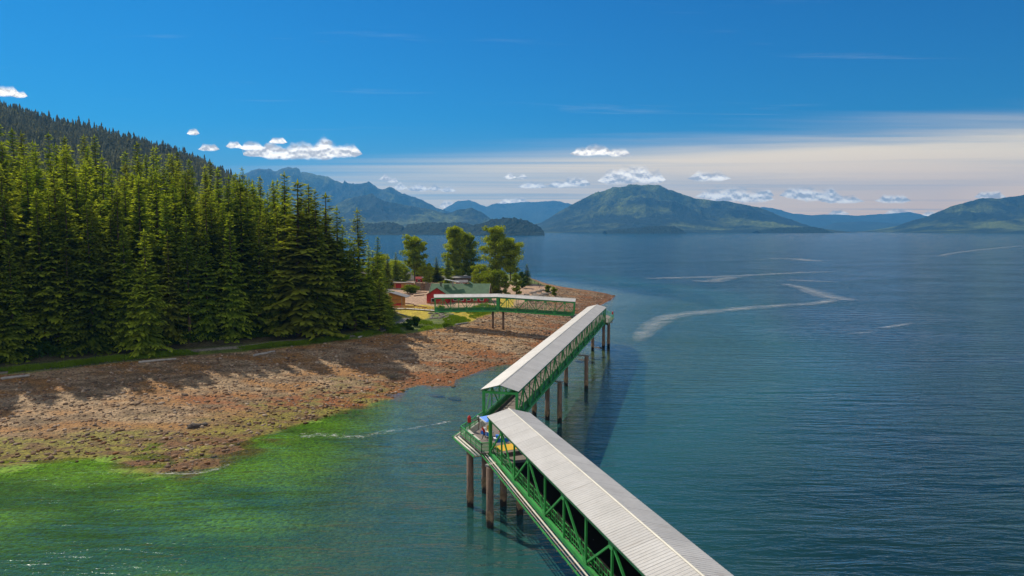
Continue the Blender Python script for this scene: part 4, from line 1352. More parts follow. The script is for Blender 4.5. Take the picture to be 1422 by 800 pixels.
# ------------------------------------------------------------------ far platform
P4 = [Vector(at_z(u, v, DECK)) for u, v in ((800, 443), (842, 449.5), (852, 443.5), (846, 439), (812, 437))]
P4 = [m1 + ms * 2.6 - dm * .3, m1 - ms * 2.6 - dm * .3, Vector(at_z(845, 449, DECK)), Vector(at_z(852.5, 441.5, DECK)), Vector(at_z(843, 437.0, DECK)), f2 + Vector((3.2, 2.2)), f2 + Vector((-.4, 2.2)), f2 + Vector((-1.6, -2.4))]
fp = empty('pier_platform', (m1.x, m1.y, DECK - .3), 0, 'far platform where the middle walkway meets the shore bridge', 'platform')
ox, oy, oz = fp.location
lp = [(p[0] - ox, p[1] - oy) for p in P4]
MB().prism(lp, .13, .24).build('deck', M['deck'], fp)
MB().prism([(x * .97, y * .97) for x, y in lp], -.3, .12).build('deck_frame', M['dark_green_paint'], fp)
rail(fp, [P4[1], P4[2], P4[3], P4[4], P4[5]], panels=False)
cap_beam(None, (at_z(820, 486, 0), at_z(850, 481, 0)), 'cap beam on the piles of the far platform')
x, y = P4[3]; lantern(x - .4, y, DECK, 'red topped beacon on the corner of the far platform')

# ------------------------------------------------------------------ people
def person(x, y, z, rz, shirt, trousers, hair, label, pose='stand', skin=(.45, .26, .17), group=None, hat=None):
    S = []  # joints: name -> (pos, radius)
    lean = .22 if pose in ('walk', 'lean') else .03
    hipz = .92
    J = {}
    def j(n, p, r): J[n] = (p, r)
    j('pelvis', (0, 0, hipz), .15)
    j('waist', (lean * .3, 0, 1.10), .125); j('chest', (lean * .8, 0, 1.30), .155); j('neck', (lean, 0, 1.48), .06)
    j('jaw', (lean + .02, 0, 1.56), .075); j('head', (lean + .015, 0, 1.66), .10); j('crown', (lean, 0, 1.74), .06)
    step = .32 if pose == 'walk' else (.08)
    for s, nm in ((1, 'l'), (-1, 'r')):
        f = step * s
        j('hip' + nm, (0, s * .10, .86), .105); j('knee' + nm, (f * .45 + .04, s * .11, .48), .065)
        j('ankle' + nm, (f, s * .11, .09), .042); j('toe' + nm, (f + .17, s * .12, .04), .035)
        j('sh' + nm, (lean * .8, s * .19, 1.40), .062)
        if pose == 'lean':
            j('elb' + nm, (lean + .18, s * .25, 1.22), .045); j('wri' + nm, (lean + .42, s * .16, 1.13), .03)
            hd = (1, -s * .2, -.1)
        else:
            sw = -f * .6
            j('elb' + nm, (lean * .6 + sw * .4 - .02, s * .26, 1.13), .045); j('wri' + nm, (lean * .6 + sw + .06, s * .27, .90), .030)
            hd = (.25, 0, -1)
        w = Vector(J['wri' + nm][0]); d = Vector(hd).normalized()
        j('palm' + nm, tuple(w + d * .07), .034)
        fan = d.cross(Vector((0, s, 0.0))).normalized() if abs(d.z) < .9 else Vector((1, 0, 0))
        for k, (ln, sp) in enumerate(((.075, -.026), (.085, -.009), (.08, .009), (.062, .026))):
            b0 = w + d * .10 + fan * sp
            j(f'f{k}{nm}', tuple(b0), .010); j(f'g{k}{nm}', tuple(b0 + d * ln + Vector((0, -s * .02, 0))), .008)
        j('th' + nm, tuple(w + d * .06 + fan * .045), .011); j('ti' + nm, tuple(w + d * .10 + fan * .065), .009)
    E = [('pelvis', 'waist'), ('waist', 'chest'), ('chest', 'neck'), ('neck', 'jaw'), ('jaw', 'head'), ('head', 'crown')]
    for nm in 'lr':
        E += [('pelvis', 'hip' + nm), ('hip' + nm, 'knee' + nm), ('knee' + nm, 'ankle' + nm), ('ankle' + nm, 'toe' + nm), ('chest', 'sh' + nm), ('sh' + nm, 'elb' + nm), ('elb' + nm, 'wri' + nm), ('wri' + nm, 'palm' + nm),
              ('palm' + nm, 'th' + nm), ('th' + nm, 'ti' + nm)]
        for k in range(4): E += [('palm' + nm, f'f{k}{nm}'), (f'f{k}{nm}', f'g{k}{nm}')]
    names = list(J)
    me = bpy.data.meshes.new('person_skeleton')
    me.from_pydata([J[n][0] for n in names], [(names.index(a), names.index(b)) for a, b in E], [])
    tmp = bpy.data.objects.new('tmp', me); COL.objects.link(tmp)
    tmp.modifiers.new('skin', 'SKIN'); sub = tmp.modifiers.new('sub', 'SUBSURF'); sub.levels = 1
    for i, n in enumerate(names):
        r = J[n][1]; sv = me.skin_vertices[0].data[i]; sv.radius = (r, r * (1.25 if n in ('chest', 'waist', 'pelvis') else 1)); sv.use_root = (n == 'pelvis')
    dg = bpy.context.evaluated_depsgraph_get()
    ev = tmp.evaluated_get(dg); m2 = bpy.data.meshes.new_from_object(ev)
    bpy.data.objects.remove(tmp); bpy.data.meshes.remove(me)
    for mt in (skin, shirt, trousers, hair, (.03, .03, .03)):
        key = 'cloth_%d_%d_%d' % tuple(int(c_ * 255) for c_ in mt)
        if key not in M: M[key] = surf_mat(key, mt, .12, 6, .8)
        m2.materials.append(M[key])
    for p in m2.polygons:
        c_ = p.center
        lateral = abs(c_.y)
        hand = (lateral > .2 and c_.z < .93) if pose != 'lean' else c_.x > lean + .36
        if c_.z > 1.50: idx = 3 if (c_.z > 1.68 or c_.x < lean - .02) else 0
        elif hand: idx = 0
        elif c_.z < .09: idx = 4
        elif c_.z < .97 and lateral < .22: idx = 2
        else: idx = 1
        p.material_index = idx; p.use_smooth = True
    root = empty('person', (x, y, z), rz, label, 'person', group)
    o = bpy.data.objects.new('body', m2); link(o, root)
    # face
    fx = lean + .105
    MB().ico((fx + .008, 0, 1.635), .018, (1, .8, 1.3)).build('nose', m2.materials[0], root)
    mb = MB().ico((fx - .01, .034, 1.665), .012).ico((fx - .01, -.034, 1.665), .012)
    mb.build('eyes', m2.materials[4], root)
    if hat:
        key = 'cloth_%d_%d_%d' % tuple(int(c_ * 255) for c_ in hat)
        if key not in M: M[key] = surf_mat(key, hat, .12, 6, .8)
        MB().tube((lean, 0, 1.70), (lean, 0, 1.73), .19, .18, 14).tube((lean, 0, 1.73), (lean, 0, 1.83), .115, .085, 14).build('hat', M[key], root)
    return root

x, y = dz(672.3, 609.5)
person(x, y, DECK, R(-150), (.62, .02, .02), (.03, .03, .045), (.05, .03, .02), 'person in a red jacket and dark trousers striding across the platform', 'walk')
x, y = dz(666, 596)
person(x, y, DECK, R(160), (.09, .05, .035), (.25, .15, .09), (.3, .3, .3), 'person in a brown jacket and pale hat leaning by the platform railing', 'lean', hat=(.55, .55, .55))
x, y = dz(696.5, 611.5)
person(x, y, DECK, R(-100), (.55, .03, .02), (.05, .08, .25), (.05, .03, .02), 'person in a red top behind the truss posts of the walkway entrance', 'lean')
x, y = dz(679, 606)
person(x, y, DECK, R(-60), (.75, .45, .03), (.08, .08, .1), (.08, .05, .03), 'person in a yellow top beside the one in the red jacket', 'stand')
gp = 'people walking round the point'
for k, (u, v, sc_, tc) in enumerate([(738, 391.5, (.06, .05, .06), (.03, .03, .05)), (742.5, 392.5, (.05, .07, .12), (.04, .04, .05)), (747.5, 395.5, (.12, .05, .05), (.04, .05, .1)), (750.5, 397.5, (.05, .06, .1), (.04, .03, .03)), (749, 399.5, (.2, .18, .15), (.05, .06, .12))]):
    x, y = at_z(u, v, 5.0)
    person(x, y, hgt(x, y), R(40 * k), sc_, tc, (.05, .04, .03), ['farthest person in dark clothes on the path round the point', 'second person from the trees on the point path', 'person in a dark reddish top on the point path', 'person in a dark blue top on the point path', 'person in a pale top nearest the rocks'][k], 'walk' if k % 2 else 'stand', group=gp)

# ------------------------------------------------------------------ shore buildings
def gable_roof(L, Wd, z0, rise, over=.5, th=.16):
    """ridge along local X"""
    a, b = L / 2 + over, Wd / 2 + over
    s = rise / (Wd / 2); ze = z0 - over * s; zr = z0 + rise
    V = [(-a, -b, ze), (a, -b, ze), (a, 0, zr), (-a, 0, zr), (a, b, ze), (-a, b, ze)]
    V += [(x, y, z + th) for x, y, z in V]
    return V, [(0, 3, 2, 1), (3, 5, 4, 2), (6, 7, 8, 9), (9, 8, 10, 11), (0, 1, 7, 6), (5, 11, 10, 4), (0, 6, 9, 3), (3, 9, 11, 5), (1, 2, 8, 7), (2, 4, 10, 8)]
def house_body(L, Wd, z0, rise):
    a, b = L / 2, Wd / 2
    V = [(-a, -b, 0), (a, -b, 0), (a, b, 0), (-a, b, 0), (-a, -b, z0), (a, -b, z0), (a, b, z0), (-a, b, z0), (-a, 0, z0 + rise), (a, 0, z0 + rise)]
    return V, [(3, 2, 1, 0), (0, 1, 5, 4), (2, 3, 7, 6), (1, 2, 6, 9, 5), (3, 0, 4, 8, 7), (4, 5, 9, 8), (6, 7, 8, 9)]

hx0, hy0 = at_z(604, 424, 5); 
hr = empty('red_house', (-21.0, 294.0, 4.6), R(-4), 'long red house with green roof beside the shore bridge', 'house')
V, F = house_body(23, 11, 3.7, 3.6); mesh_np('wall', V, F, M['red_board'], hr)
V, F = gable_roof(23, 11, 3.7, 3.6, .7); rf = mesh_np('roof', V, F, M['green_roof'], hr)
for s in (-1, 1):
    mb = MB()
    for q in (-1, 1):
        mb.bar((s * 12.25, q * 6.3, 3.25), (s * 12.25, 0, 7.42), .08, .34)
    mb.build('barge_board', M['pale_roof'], hr)
# front wing with its own gable, facing the camera-left
wx0 = -8.0
V, F = house_body(9.0, 8.4, 3.7, 2.7)
V = [(-y + wx0, x - 5.8, z) for x, y, z in V]
mesh_np('wing_wall', V, F, M['red_board'], hr)
V, F = gable_roof(9.0, 8.4, 3.7, 2.7, .5)
V = [(-y + wx0, x - 5.8, z) for x, y, z in V]
wr = mesh_np('wing_roof', V, F, M['green_roof'], hr)
# rear dormer
V, F = gable_roof(4, 4.6, 6.6, 1.5, .2)
V = [(-y + 3.2, x + 1.5, z) for x, y, z in V]
mesh_np('dormer_roof', V, F, M['green_roof'], hr)
def opening(parent, x, y, z, w, h, face='-y', kind='window'):
    t = .06
    if face == '-y':
        f = MB().box((x, y - .03, z), (w + .3, .08, h + .3)).build(kind, M['white'] if kind == 'window' else M['red'], parent)
        MB().box((x, y - .09, z), (w, .04, h)).build('pane' if kind == 'window' else 'leaf', M['glass'] if kind == 'window' else M['red'], f)
    else:
        f = MB().box((x - .03, y, z), (.08, w + .3, h + .3)).build(kind, M['white'], parent)
        MB().box((x - .09, y, z), (.04, w, h)).build('pane', M['glass'], f)
opening(hr, wx0 - 1.6, -10.3, 1.5, 1.3, 1.3); opening(hr, wx0 + 1.6, -10.3, 1.15, 1.5, 2.3, kind='door')
for k in range(5): opening(hr, -1.5 + k * 2.7, -5.5, 1.8, 1.3, 1.4)
opening(hr, wx0 - 4.2, -7, 1.6, 1.2, 1.2, '-x')
# verandah railing in front of the wing
mb = MB()
for z in (.5, 1.0): mb.bar((wx0 - 3.6, -12.0, z), (wx0 + 3.6, -12.0, z), .1)
for k in range(7): mb.bar((wx0 - 3.6 + k * 1.2, -12.0, 0), (wx0 - 3.6 + k * 1.2, -12.0, 1.05), .12)
mb.build('porch_railing', M['orange_wood'], hr)
MB().box((wx0, -11.2, .06), (8.4, 1.8, .12)).build('porch_floor', M['brown_wood'], hr)
# roof equipment: long pale duct and flues
MB().bar((-6.5, -1.2, 9.3), (-.4, -1.6, 8.1), .9, .28).build('roof_duct', M['white'], rf)
MB().bar((-3.0, -1.6, 6.1), (-3.0, -1.6, 8.6), .5).build('duct_support', M['concrete'], rf)
MB().tube((-7.8, -2.2, 5.4), (-7.8, -2.2, 7.6), .3).tube((-7.8, -2.2, 7.6), (-7.8, -2.2, 7.8), .45).build('flue', M['dark_rock'], rf)
MB().box((-5.4, -2.4, 6.4), (1.8, 1.4, 1.6)).build('roof_vent', M['green_roof'], rf)

# wooden hut
x, y = at_z(551.5, 424, 5)
hh = empty('wooden_hut', (x, y, 4.7), R(-8), 'orange timber hut with a sloping grey roof at the forest corner', 'hut')
mb = MB().add([(-2.6, -2.2, 0), (2.6, -2.2, 0), (2.6, 2.2, 0), (-2.6, 2.2, 0), (-2.6, -2.2, 5.4), (2.6, -2.2, 4.0), (2.6, 2.2, 4.0), (-2.6, 2.2, 5.4)],
              [(3, 2, 1, 0), (4, 5, 6, 7), (0, 1, 5, 4), (1, 2, 6, 5), (2, 3, 7, 6), (3, 0, 4, 7)]).build('wall', M['orange_wood'], hh)
MB().bar((-4.2, 0, 6.05), (4.6, 0, 3.65), 6.2, .18).build('roof', M['grey_roof'], hh)
for z in (1.35, 2.7): MB().box((0, -2.23, z), (5.2, .05, .12)).build('trim', M['brown_wood'], hh)
opening(hh, -2.62, 0, 2.0, 1.2, 1.4, '-x')
MB().box((2.52, -2.25, 2.0), (.18, .1, 4.0)).build('corner_post', M['pale_roof'], hh)

# low orange building with flat pale roof
x, y = at_z(561, 399, 5)
lb = empty('low_building', (x, y, 4.7), R(3), 'low orange building with a flat pale roof beside the palisade', 'building')
MB().box((0, 0, 1.35), (9.5, 6, 2.7)).build('wall', M['orange_wood'], lb)
MB().box((0, -.2, 2.82), (11, 7.6, .22)).build('roof', M['pale_roof'], lb)
opening(lb, -2.4, -3, 1.3, 2.4, 1.8, kind='door'); opening(lb, 2.6, -3, 1.4, 2.2, 1.2)
x, y = at_z(546, 397, 5)
lb2 = empty('low_building', (x, y, 4.7), R(3), 'low building with a grey roof half hidden left of the flat pale one', 'building')
MB().box((0, 0, 1.6), (8, 6, 3.2)).build('wall', M['orange_wood'], lb2)
MB().box((0, -.2, 3.3), (9.4, 7.6, .22)).build('roof', M['grey_roof'], lb2)
opening(lb2, 0, -3, 1.5, 2.2, 1.4)

# palisade
def palisade(u0, v0, u1, v1, hm, label):
    a = Vector(at_z(u0, v0, 5)); b = Vector(at_z(u1, v1, 5))
    r_ = random.Random(3)
    root = empty('palisade_fence', (a.x, a.y, 4.7), 0, label, 'fence')
    L = (b - a).length; n = int(L / .38)
    for j in range(0, n, 6):
        mb = MB()
        for i in range(j, min(j + 6, n)):
            p = (b - a) * (i / n)
            hh_ = hm * r_.uniform(.85, 1.12)
            mb.tube((p.x, p.y + r_.uniform(-.1, .1), 0), (p.x, p.y, hh_ - .3), .19, n=7).tube((p.x, p.y, hh_ - .3), (p.x, p.y, hh_), .19, .03, 7)
        mb.build('stake_panel', M['grey_wood'] if (j // 6) % 2 else M['brown_wood'], root)
palisade(572, 402.5, 603, 403, 3.9, 'rough upright log palisade behind the red house')

# long open timber shed at the back
a = Vector(at_z(587, 391, 5)); b = Vector(at_z(656, 392, 5))
L = (b - a).length
ls = empty('long_shed', (a.x, a.y, 4.7), math.atan2(b.y - a.y, b.x - a.x), 'long low grey plank shed running behind the yard', 'shed')
MB().box((L / 2, 2, 1.4), (L, .2, 2.8)).build('rear_wall', M['grey_wood'], ls)
MB().add([(-.5, -.9, 2.5), (L + .5, -.9, 2.5), (L + .5, 3, 3.5), (-.5, 3, 3.5), (-.5, -.9, 2.66), (L + .5, -.9, 2.66), (L + .5, 3, 3.66), (-.5, 3, 3.66)],
         [(3, 2, 1, 0), (4, 5, 6, 7), (0, 1, 5, 4), (1, 2, 6, 5), (2, 3, 7, 6), (3, 0, 4, 7)]).build('roof', M['grey_roof'], ls)
k = 0
while k * 2.4 < L:
    MB().bar((k * 2.4, -.5, 0), (k * 2.4, -.5, 2.55), .22).build('post', M['grey_wood'], ls); k += 1
MB().box((L / 2, -.5, .6), (L, .1, .9)).build('plank_front', M['brown_wood'], ls)
# little red kiosk with pitched roof at its left end, another small red one right
for (u, v, w, lab) in ((582, 391, 3.6, 'small red kiosk at the left end of the long shed'), (641, 396, 6.0, 'small red cabin behind the green house roof')):
    x, y = at_z(u, v, 5)
    kr = empty('red_kiosk', (x, y, 4.7), R(5), lab, 'kiosk')
    V, F = house_body(w, 3, 1.9, 1.0); mesh_np('wall', V, F, M['red_board'], kr)
    V, F = gable_roof(w, 3, 1.9, 1.0, .3); mesh_np('roof', V, F, M['red_board'] if w < 4 else M['grey_roof'], kr)
    opening(kr, 0, -1.5, 1.0, 1.0, 1.0)
# white parasol
x, y = at_z(647, 389, 5)
wp = empty('parasol', (x, y, 4.8), 0, 'white parasol between the cottonwoods', 'parasol')
V = [(0, 0, 3.3)] + [(2.3 * math.cos(6.283 * i / 10), 2.3 * math.sin(6.283 * i / 10), 2.4) for i in range(10)]
mesh_np('canopy', V, [(0, 1 + i, 1 + (i + 1) % 10) for i in range(10)], M['white'], wp)
MB().tube((0, 0, 0), (0, 0, 3.25), .05).build('pole', M['white'], wp)

# boardwalk from the forest to the bridge
def boardwalk(pts, label, wdt=2.0):
    P = [Vector(at_z(u, v, 5.2)) for u, v in pts]
    root = empty('boardwalk', (P[0].x, P[0].y, 5.0), 0, label, 'boardwalk')
    for a, b in zip(P[:-1], P[1:]):
        a_ = a - P[0]; b_ = b - P[0]
        MB().bar((a_.x, a_.y, .1), (b_.x, b_.y, .1), wdt, .14).build('planking', M['pipe'], root)
        n_ = Vector((-(b_ - a_).y, (b_ - a_).x)).normalized() * (wdt / 2 - .05)
        mb = MB(); L = (b_ - a_).length; n = max(1, int(L / 2))
        for s in (-1, 1):
            for z in (.6, 1.15): mb.bar((a_.x + s * n_.x, a_.y + s * n_.y, z), (b_.x + s * n_.x, b_.y + s * n_.y, z), .09)
            for i in range(n + 1):
                p = a_.lerp(b_, i / n); mb.bar((p.x + s * n_.x, p.y + s * n_.y, -.8), (p.x + s * n_.x, p.y + s * n_.y, 1.15), .12)
        mb.build('handrail', M['orange_wood'], root)
boardwalk([(549, 428.5), (563, 428), (592, 430), (606, 431)], 'pale boardwalk leading from the hut to the shore bridge')
x, y = at_z(552, 426, 5)
rc = empty('red_bench', (x, y, 4.8), R(15), 'red bench in front of the wooden hut', 'bench')
MB().box((0, 0, .5), (2.6, .5, .1)).build('seat', M['red'], rc); MB().box((0, .28, 1.0), (2.6, .08, .8)).build('backrest', M['red'], rc)
for s in (-1, 1): MB().box((s * 1.1, 0, .25), (.12, .45, .5)).build('leg', M['red'], rc)

# border logs in the yard and on the beach, boulders
def log(u0, v0, u1, v1, z, r, label, group, mat='brown_wood', crook=.3, name='log'):
    a = Vector((*at_z(u0, v0, z), 0)); b = Vector((*at_z(u1, v1, z), 0))
    a.z = hgt(a.x, a.y) + r * .6; b.z = hgt(b.x, b.y) + r * .6
    mb = MB(); n = 5; prev = None
    r_ = random.Random(int(u0 * 7 + v0))
    for i in range(n + 1):
        p = a.lerp(b, i / n) + Vector((r_.uniform(-crook, crook), r_.uniform(-crook, crook), 0))
        p.z = hgt(p.x, p.y) + r * .6
        if prev is not None: mb.tube(prev - a, p - a, r * (1 - .06 * i), r * (1 - .06 * (i + 1)), 8)
        prev = p
    o = mb.build(name, M[mat], None, loc=a)
    return tag(o, label, 'log', group)
for q in [(561, 410, 574, 409, 'nearer border log behind the wooden hut'), (574, 411, 590, 409.5, 'border log crossing the middle of the yard'), (578, 405, 592, 406, 'border log below the palisade'), (562, 421, 575, 422.5, 'border log nearest the boardwalk'), (575, 424, 593, 427, 'border log left of the red house wall')]:
    log(q[0], q[1], q[2], q[3], 5, .3, q[4], 'border logs in the yard')
for q in [(0, 525.5, 42, 520, .35, 'bleached drift log at the left end of the bank'), (193, 503, 245, 498.5, .3, 'bleached drift log below the path bend'), (352, 492, 382, 487, .3, 'short drift log at the end of the grass bank'), (632, 452, 650, 448.5, .3, 'drift log under the shore bridge'), (549, 437, 566, 443.5, .25, 'pale kerb log around the yellow lawn'), (498, 469.5, 536, 460.5, .25, 'long pale log beside the path near the forest end')]:
    log(q[0], q[1], q[2], q[3], 4, q[4], q[5], 'drift logs along the bank', 'driftwood', .15)

def boulder(u, v, z, r, label, group, mat='rock', sq=(1.2, .9, .6)):
    x, y = at_z(u, v, z); r_ = random.Random(int(u * 13 + v * 7))
    o = MB().ico((0, 0, 0), r, sq, .16, 2, r_).build('boulder', M[mat], None, loc=(x, y, hgt(x, y) + r * .15))
    return tag(o, label, 'rock', group)
boulder(270, 591, .8, .95, 'larger of two dark boulders at the tide line', 'dark boulders', 'dark_rock')
boulder(284, 588, .8, .6, 'smaller of two dark boulders at the tide line', 'dark boulders', 'dark_rock')
for k, (u, v, r) in enumerate([(724, 410, 1.2), (731, 409, 1.5), (738, 411, 1.8), (744, 408, 1.6), (750, 409, 2.0), (756, 406, 1.5), (760, 403, 1.4), (748, 404, 1.3), (740, 406, 1.4), (753, 402, 1.2), (765, 404, 1.1), (734, 414, 1.4), (744, 413, 1.5)]):
    boulder(u, v, 5, r, 'grey boulder in the rock pile above the spit', 'boulders of the rock pile above the spit', 'rock', (1.4, .9, .55))
r_ = random.Random(77)
for k in range(46):
    u = r_.uniform(597, 628); v = 439 + (u - 597) * .06 + r_.uniform(-2.5, 5.5)
    boulder(u, v, 4.4, r_.uniform(.3, .75), 'pale angular rock of the bank under the shore bridge end', 'rocks of the bank under the shore bridge end')
# tide-washed rocks round the far piles
for k, (u, v, r, lab) in enumerate([(832, 483, 1.4, 'brown weedy rock between the far piles'), (848, 483, 1.2, 'brown weedy rock right of the far piles'), (826, 495, 1.3, 'dark rock just below the far piles'), (812, 500, 1.6, 'dark weedy rock at the edge under the walkway'), (835, 493, .9, 'small dark rock in the water by the far piles'), (606, 547, 1.0, 'weedy rock left in the bay shallows'), (630, 549, .9, 'weedy rock right in the bay shallows')]):
    boulder(u, v, 0, r, lab, 'weedy rocks in the shallows', 'dark_rock', (1.8, 1, .3))

# beach stones and weed, far too many to count
def stones(n, seed, rmin, rmax, mat, cond, name, label, sq=.55):
    g2 = np.random.default_rng(seed)
    bm = bmesh.new(); bmesh.ops.create_icosphere(bm, subdivisions=1, radius=1)
    bv = np.array([v.co[:] for v in bm.verts]); bf = np.array([[v.index for v in f.verts] for f in bm.faces]); bm.free()
    x = g2.uniform(-118, 55, n * 4); y = g2.uniform(88, 380, n * 4)
    dsv = sdist(x, y, SHORE); dvv = sdist(x, y, VEG)
    cl = fbm(x / 4, y / 2.5, 3, seed)
    ok = cond(x, y, dsv, dvv, cl) & (dvv < -.3) & (dsv > -1.5)
    x, y = x[ok][:n], y[ok][:n]; z = height(x, y); n = len(x)
    r_ = rmin * (rmax / rmin) ** (g2.random(n) ** 2.2)
    ang = g2.uniform(0, 6.28, n); ca, sa = np.cos(ang), np.sin(ang)
    sx = g2.uniform(.8, 1.5, n); sz = g2.uniform(sq * .6, sq * 1.3, n)
    jv = bv[None] * (1 + g2.uniform(-.22, .22, (n, len(bv), 1)))
    X_ = jv[:, :, 0] * sx[:, None]; Y_ = jv[:, :, 1]; Z_ = jv[:, :, 2] * sz[:, None]
    P = np.stack([x[:, None] + r_[:, None] * (X_ * ca[:, None] - Y_ * sa[:, None]), y[:, None] + r_[:, None] * (X_ * sa[:, None] + Y_ * ca[:, None]), (z + r_ * .15)[:, None] + r_[:, None] * Z_], 2)
    F = (bf[None] + (np.arange(n) * len(bv))[:, None, None]).reshape(-1, 3)
    o = mesh_np(name, P.reshape(-1, 3), F, mat)
    return tag(o, label, 'stones', kind='stuff')
def stone_mat(name, cols):
    m, g = new_mat(name)
    geo = g.node('ShaderNodeNewGeometry')
    c = g.ramp(geo.outputs['Random Per Island'], [(i / (len(cols) - 1), q) for i, q in enumerate(cols)])
    b = principled(g, c, .85, spec=.3); g.l.new(b.outputs[0], g.out.inputs[0]); return m
M['stones'] = stone_mat('beach_stones', [(.12, .07, .04), (.33, .22, .13), (.22, .12, .06), (.48, .36, .25), (.08, .05, .035), (.32, .18, .09)])
M['weeds'] = stone_mat('bladder_weed', [(.13, .05, .012), (.22, .085, .02), (.08, .04, .014), (.20, .13, .025), (.06, .03, .012)])
stones(20000, 501, .09, .45, M['stones'], lambda x, y, a, b, c_: a > .5, 'beach_stones', 'loose stones strewn over the beach')
stones(6000, 502, .15, .55, M['weeds'], lambda x, y, a, b, c_: (a < 11) & (c_ > .50), 'seaweed_clumps', 'rust brown seaweed clumps low on the beach', .3)

# ------------------------------------------------------------------ haze
hz_m, g = new_mat('haze')
pv = g.node('ShaderNodeVolumePrincipled')
pv.inputs['Color'].default_value = (.13, .50, 1.0, 1); pv.inputs['Density'].default_value = 5.6e-5; pv.inputs['Anisotropy'].default_value = .2
g.l.new(pv.outputs[0], g.out.inputs['Volume'])
hz_ = MB().box((0, 12100, 740), (29000, 25000, 1520)).build('haze', hz_m)
tag(hz_, kind='stuff')

# ------------------------------------------------------------------ light
SUN_DIR = Vector((-.66, .75, 0)).normalized()
ELEV = R(43)
to_sun = Vector((SUN_DIR.x * math.cos(ELEV), SUN_DIR.y * math.cos(ELEV), math.sin(ELEV)))
ld = bpy.data.lights.new('sun', 'SUN'); ld.energy = 4.6; ld.angle = R(.53); ld.color = (1, .90, .74)
lo = bpy.data.objects.new('sun', ld); COL.objects.link(lo)
lo.rotation_euler = to_sun.to_track_quat('Z', 'Y').to_euler()

w = bpy.data.worlds.new('World'); scene.world = w; w.use_nodes = True
for n in list(w.node_tree.nodes): w.node_tree.nodes.remove(n)
g = G(w.node_tree)
wo = g.node('ShaderNodeOutputWorld')
sky = g.node('ShaderNodeTexSky'); sky.sky_type = 'NISHITA'; sky.sun_disc = False
sky.sun_elevation = ELEV; sky.sun_rotation = math.atan2(to_sun.x, to_sun.y)
sky.altitude = 0; sky.air_density = 1.0; sky.dust_density = .3; sky.ozone_density = 3.0
hs = g.node('ShaderNodeHueSaturation'); g.l.new(sky.outputs[0], hs.inputs['Color'])
hs.inputs['Saturation'].default_value = 1.25; hs.inputs['Value'].default_value = .84
skyc = g.mix(1.0, hs.outputs[0], (.0, .56, .90), 'MULTIPLY')
tc = g.node('ShaderNodeTexCoord').outputs['Generated']
sp = g.node('ShaderNodeSeparateXYZ'); g.l.new(tc, sp.inputs[0])
dx_, dy_, dz_ = sp.outputs
zc = g.math('MAXIMUM', dz_, .006)
cx_ = g.math('DIVIDE', dx_, zc); cy_ = g.math('DIVIDE', dy_, zc)
# high cloud sheet: its near edge is a line across the sky plane
cb = g.node('ShaderNodeCombineXYZ'); g.l.new(cx_, cb.inputs[0]); g.l.new(cy_, cb.inputs[1])
ed = g.math('ADD', cy_, g.math('MULTIPLY', cx_, .68))
# stretch along the edge direction
st = g.mapping(cb.outputs[0], rot=(0, 0, R(34)), scale=(.07, .30, 1))
sn = g.noise(st, 1.0, 5, .6, .6)
sn2 = g.noise(g.mapping(cb.outputs[0], rot=(0, 0, R(34)), scale=(.035, .14, 1)), 1.0, 4, .55, .4)
edge = g.mapr(g.math('ADD', ed, g.math('MULTIPLY', g.math('SUBTRACT', sn, .5), 7)), 7.6, 13.0, 0, 1, True)
body = g.mapr(g.math('ADD', g.math('MULTIPLY', sn, .5), g.math('MULTIPLY', sn2, .5)), .34, .54, .42, 1.0, True)
front = g.mapr(dy_, 0.0, .25)
cir = g.math('MULTIPLY', g.math('MULTIPLY', edge, body), front)
cir = g.math('MULTIPLY', cir, .93)
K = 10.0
azr = g.math('DIVIDE', dx_, g.math('MAXIMUM', dy_, .05))
elr = g.math('DIVIDE', dz_, g.math('MAXIMUM', dy_, .05))
warm = g.math('MULTIPLY', g.mapr(azr, -.1, .6), g.mapr(elr, .11, .02))
ccol = g.mix(warm, (1.45 * K, 1.12 * K, .66 * K), (2.1 * K, 1.22 * K, .46 * K))
# below the sheet the sky shows as grey blue
gap = g.mix(g.mapr(elr, .0, .16), (.26 * K, .38 * K, .52 * K), skyc)
base = g.mix(g.math('MULTIPLY', front, g.mapr(elr, .16, .08, 0, .75)), skyc, gap)
col = g.mix(cir, base, ccol)
# faint high wisps
wn = g.noise(g.mapping(cb.outputs[0], rot=(0, 0, R(10)), scale=(.35, 1.6, 1)), 1.0, 5, .65, .8)
wm = g.math('MULTIPLY', g.mapr(wn, .60, .80, 0, .26), g.mapr(elr, .10, .16))
wm = g.math('MULTIPLY', wm, g.mapr(elr, .45, .2))
col = g.mix(wm, col, (.55 * K, .62 * K, .70 * K))
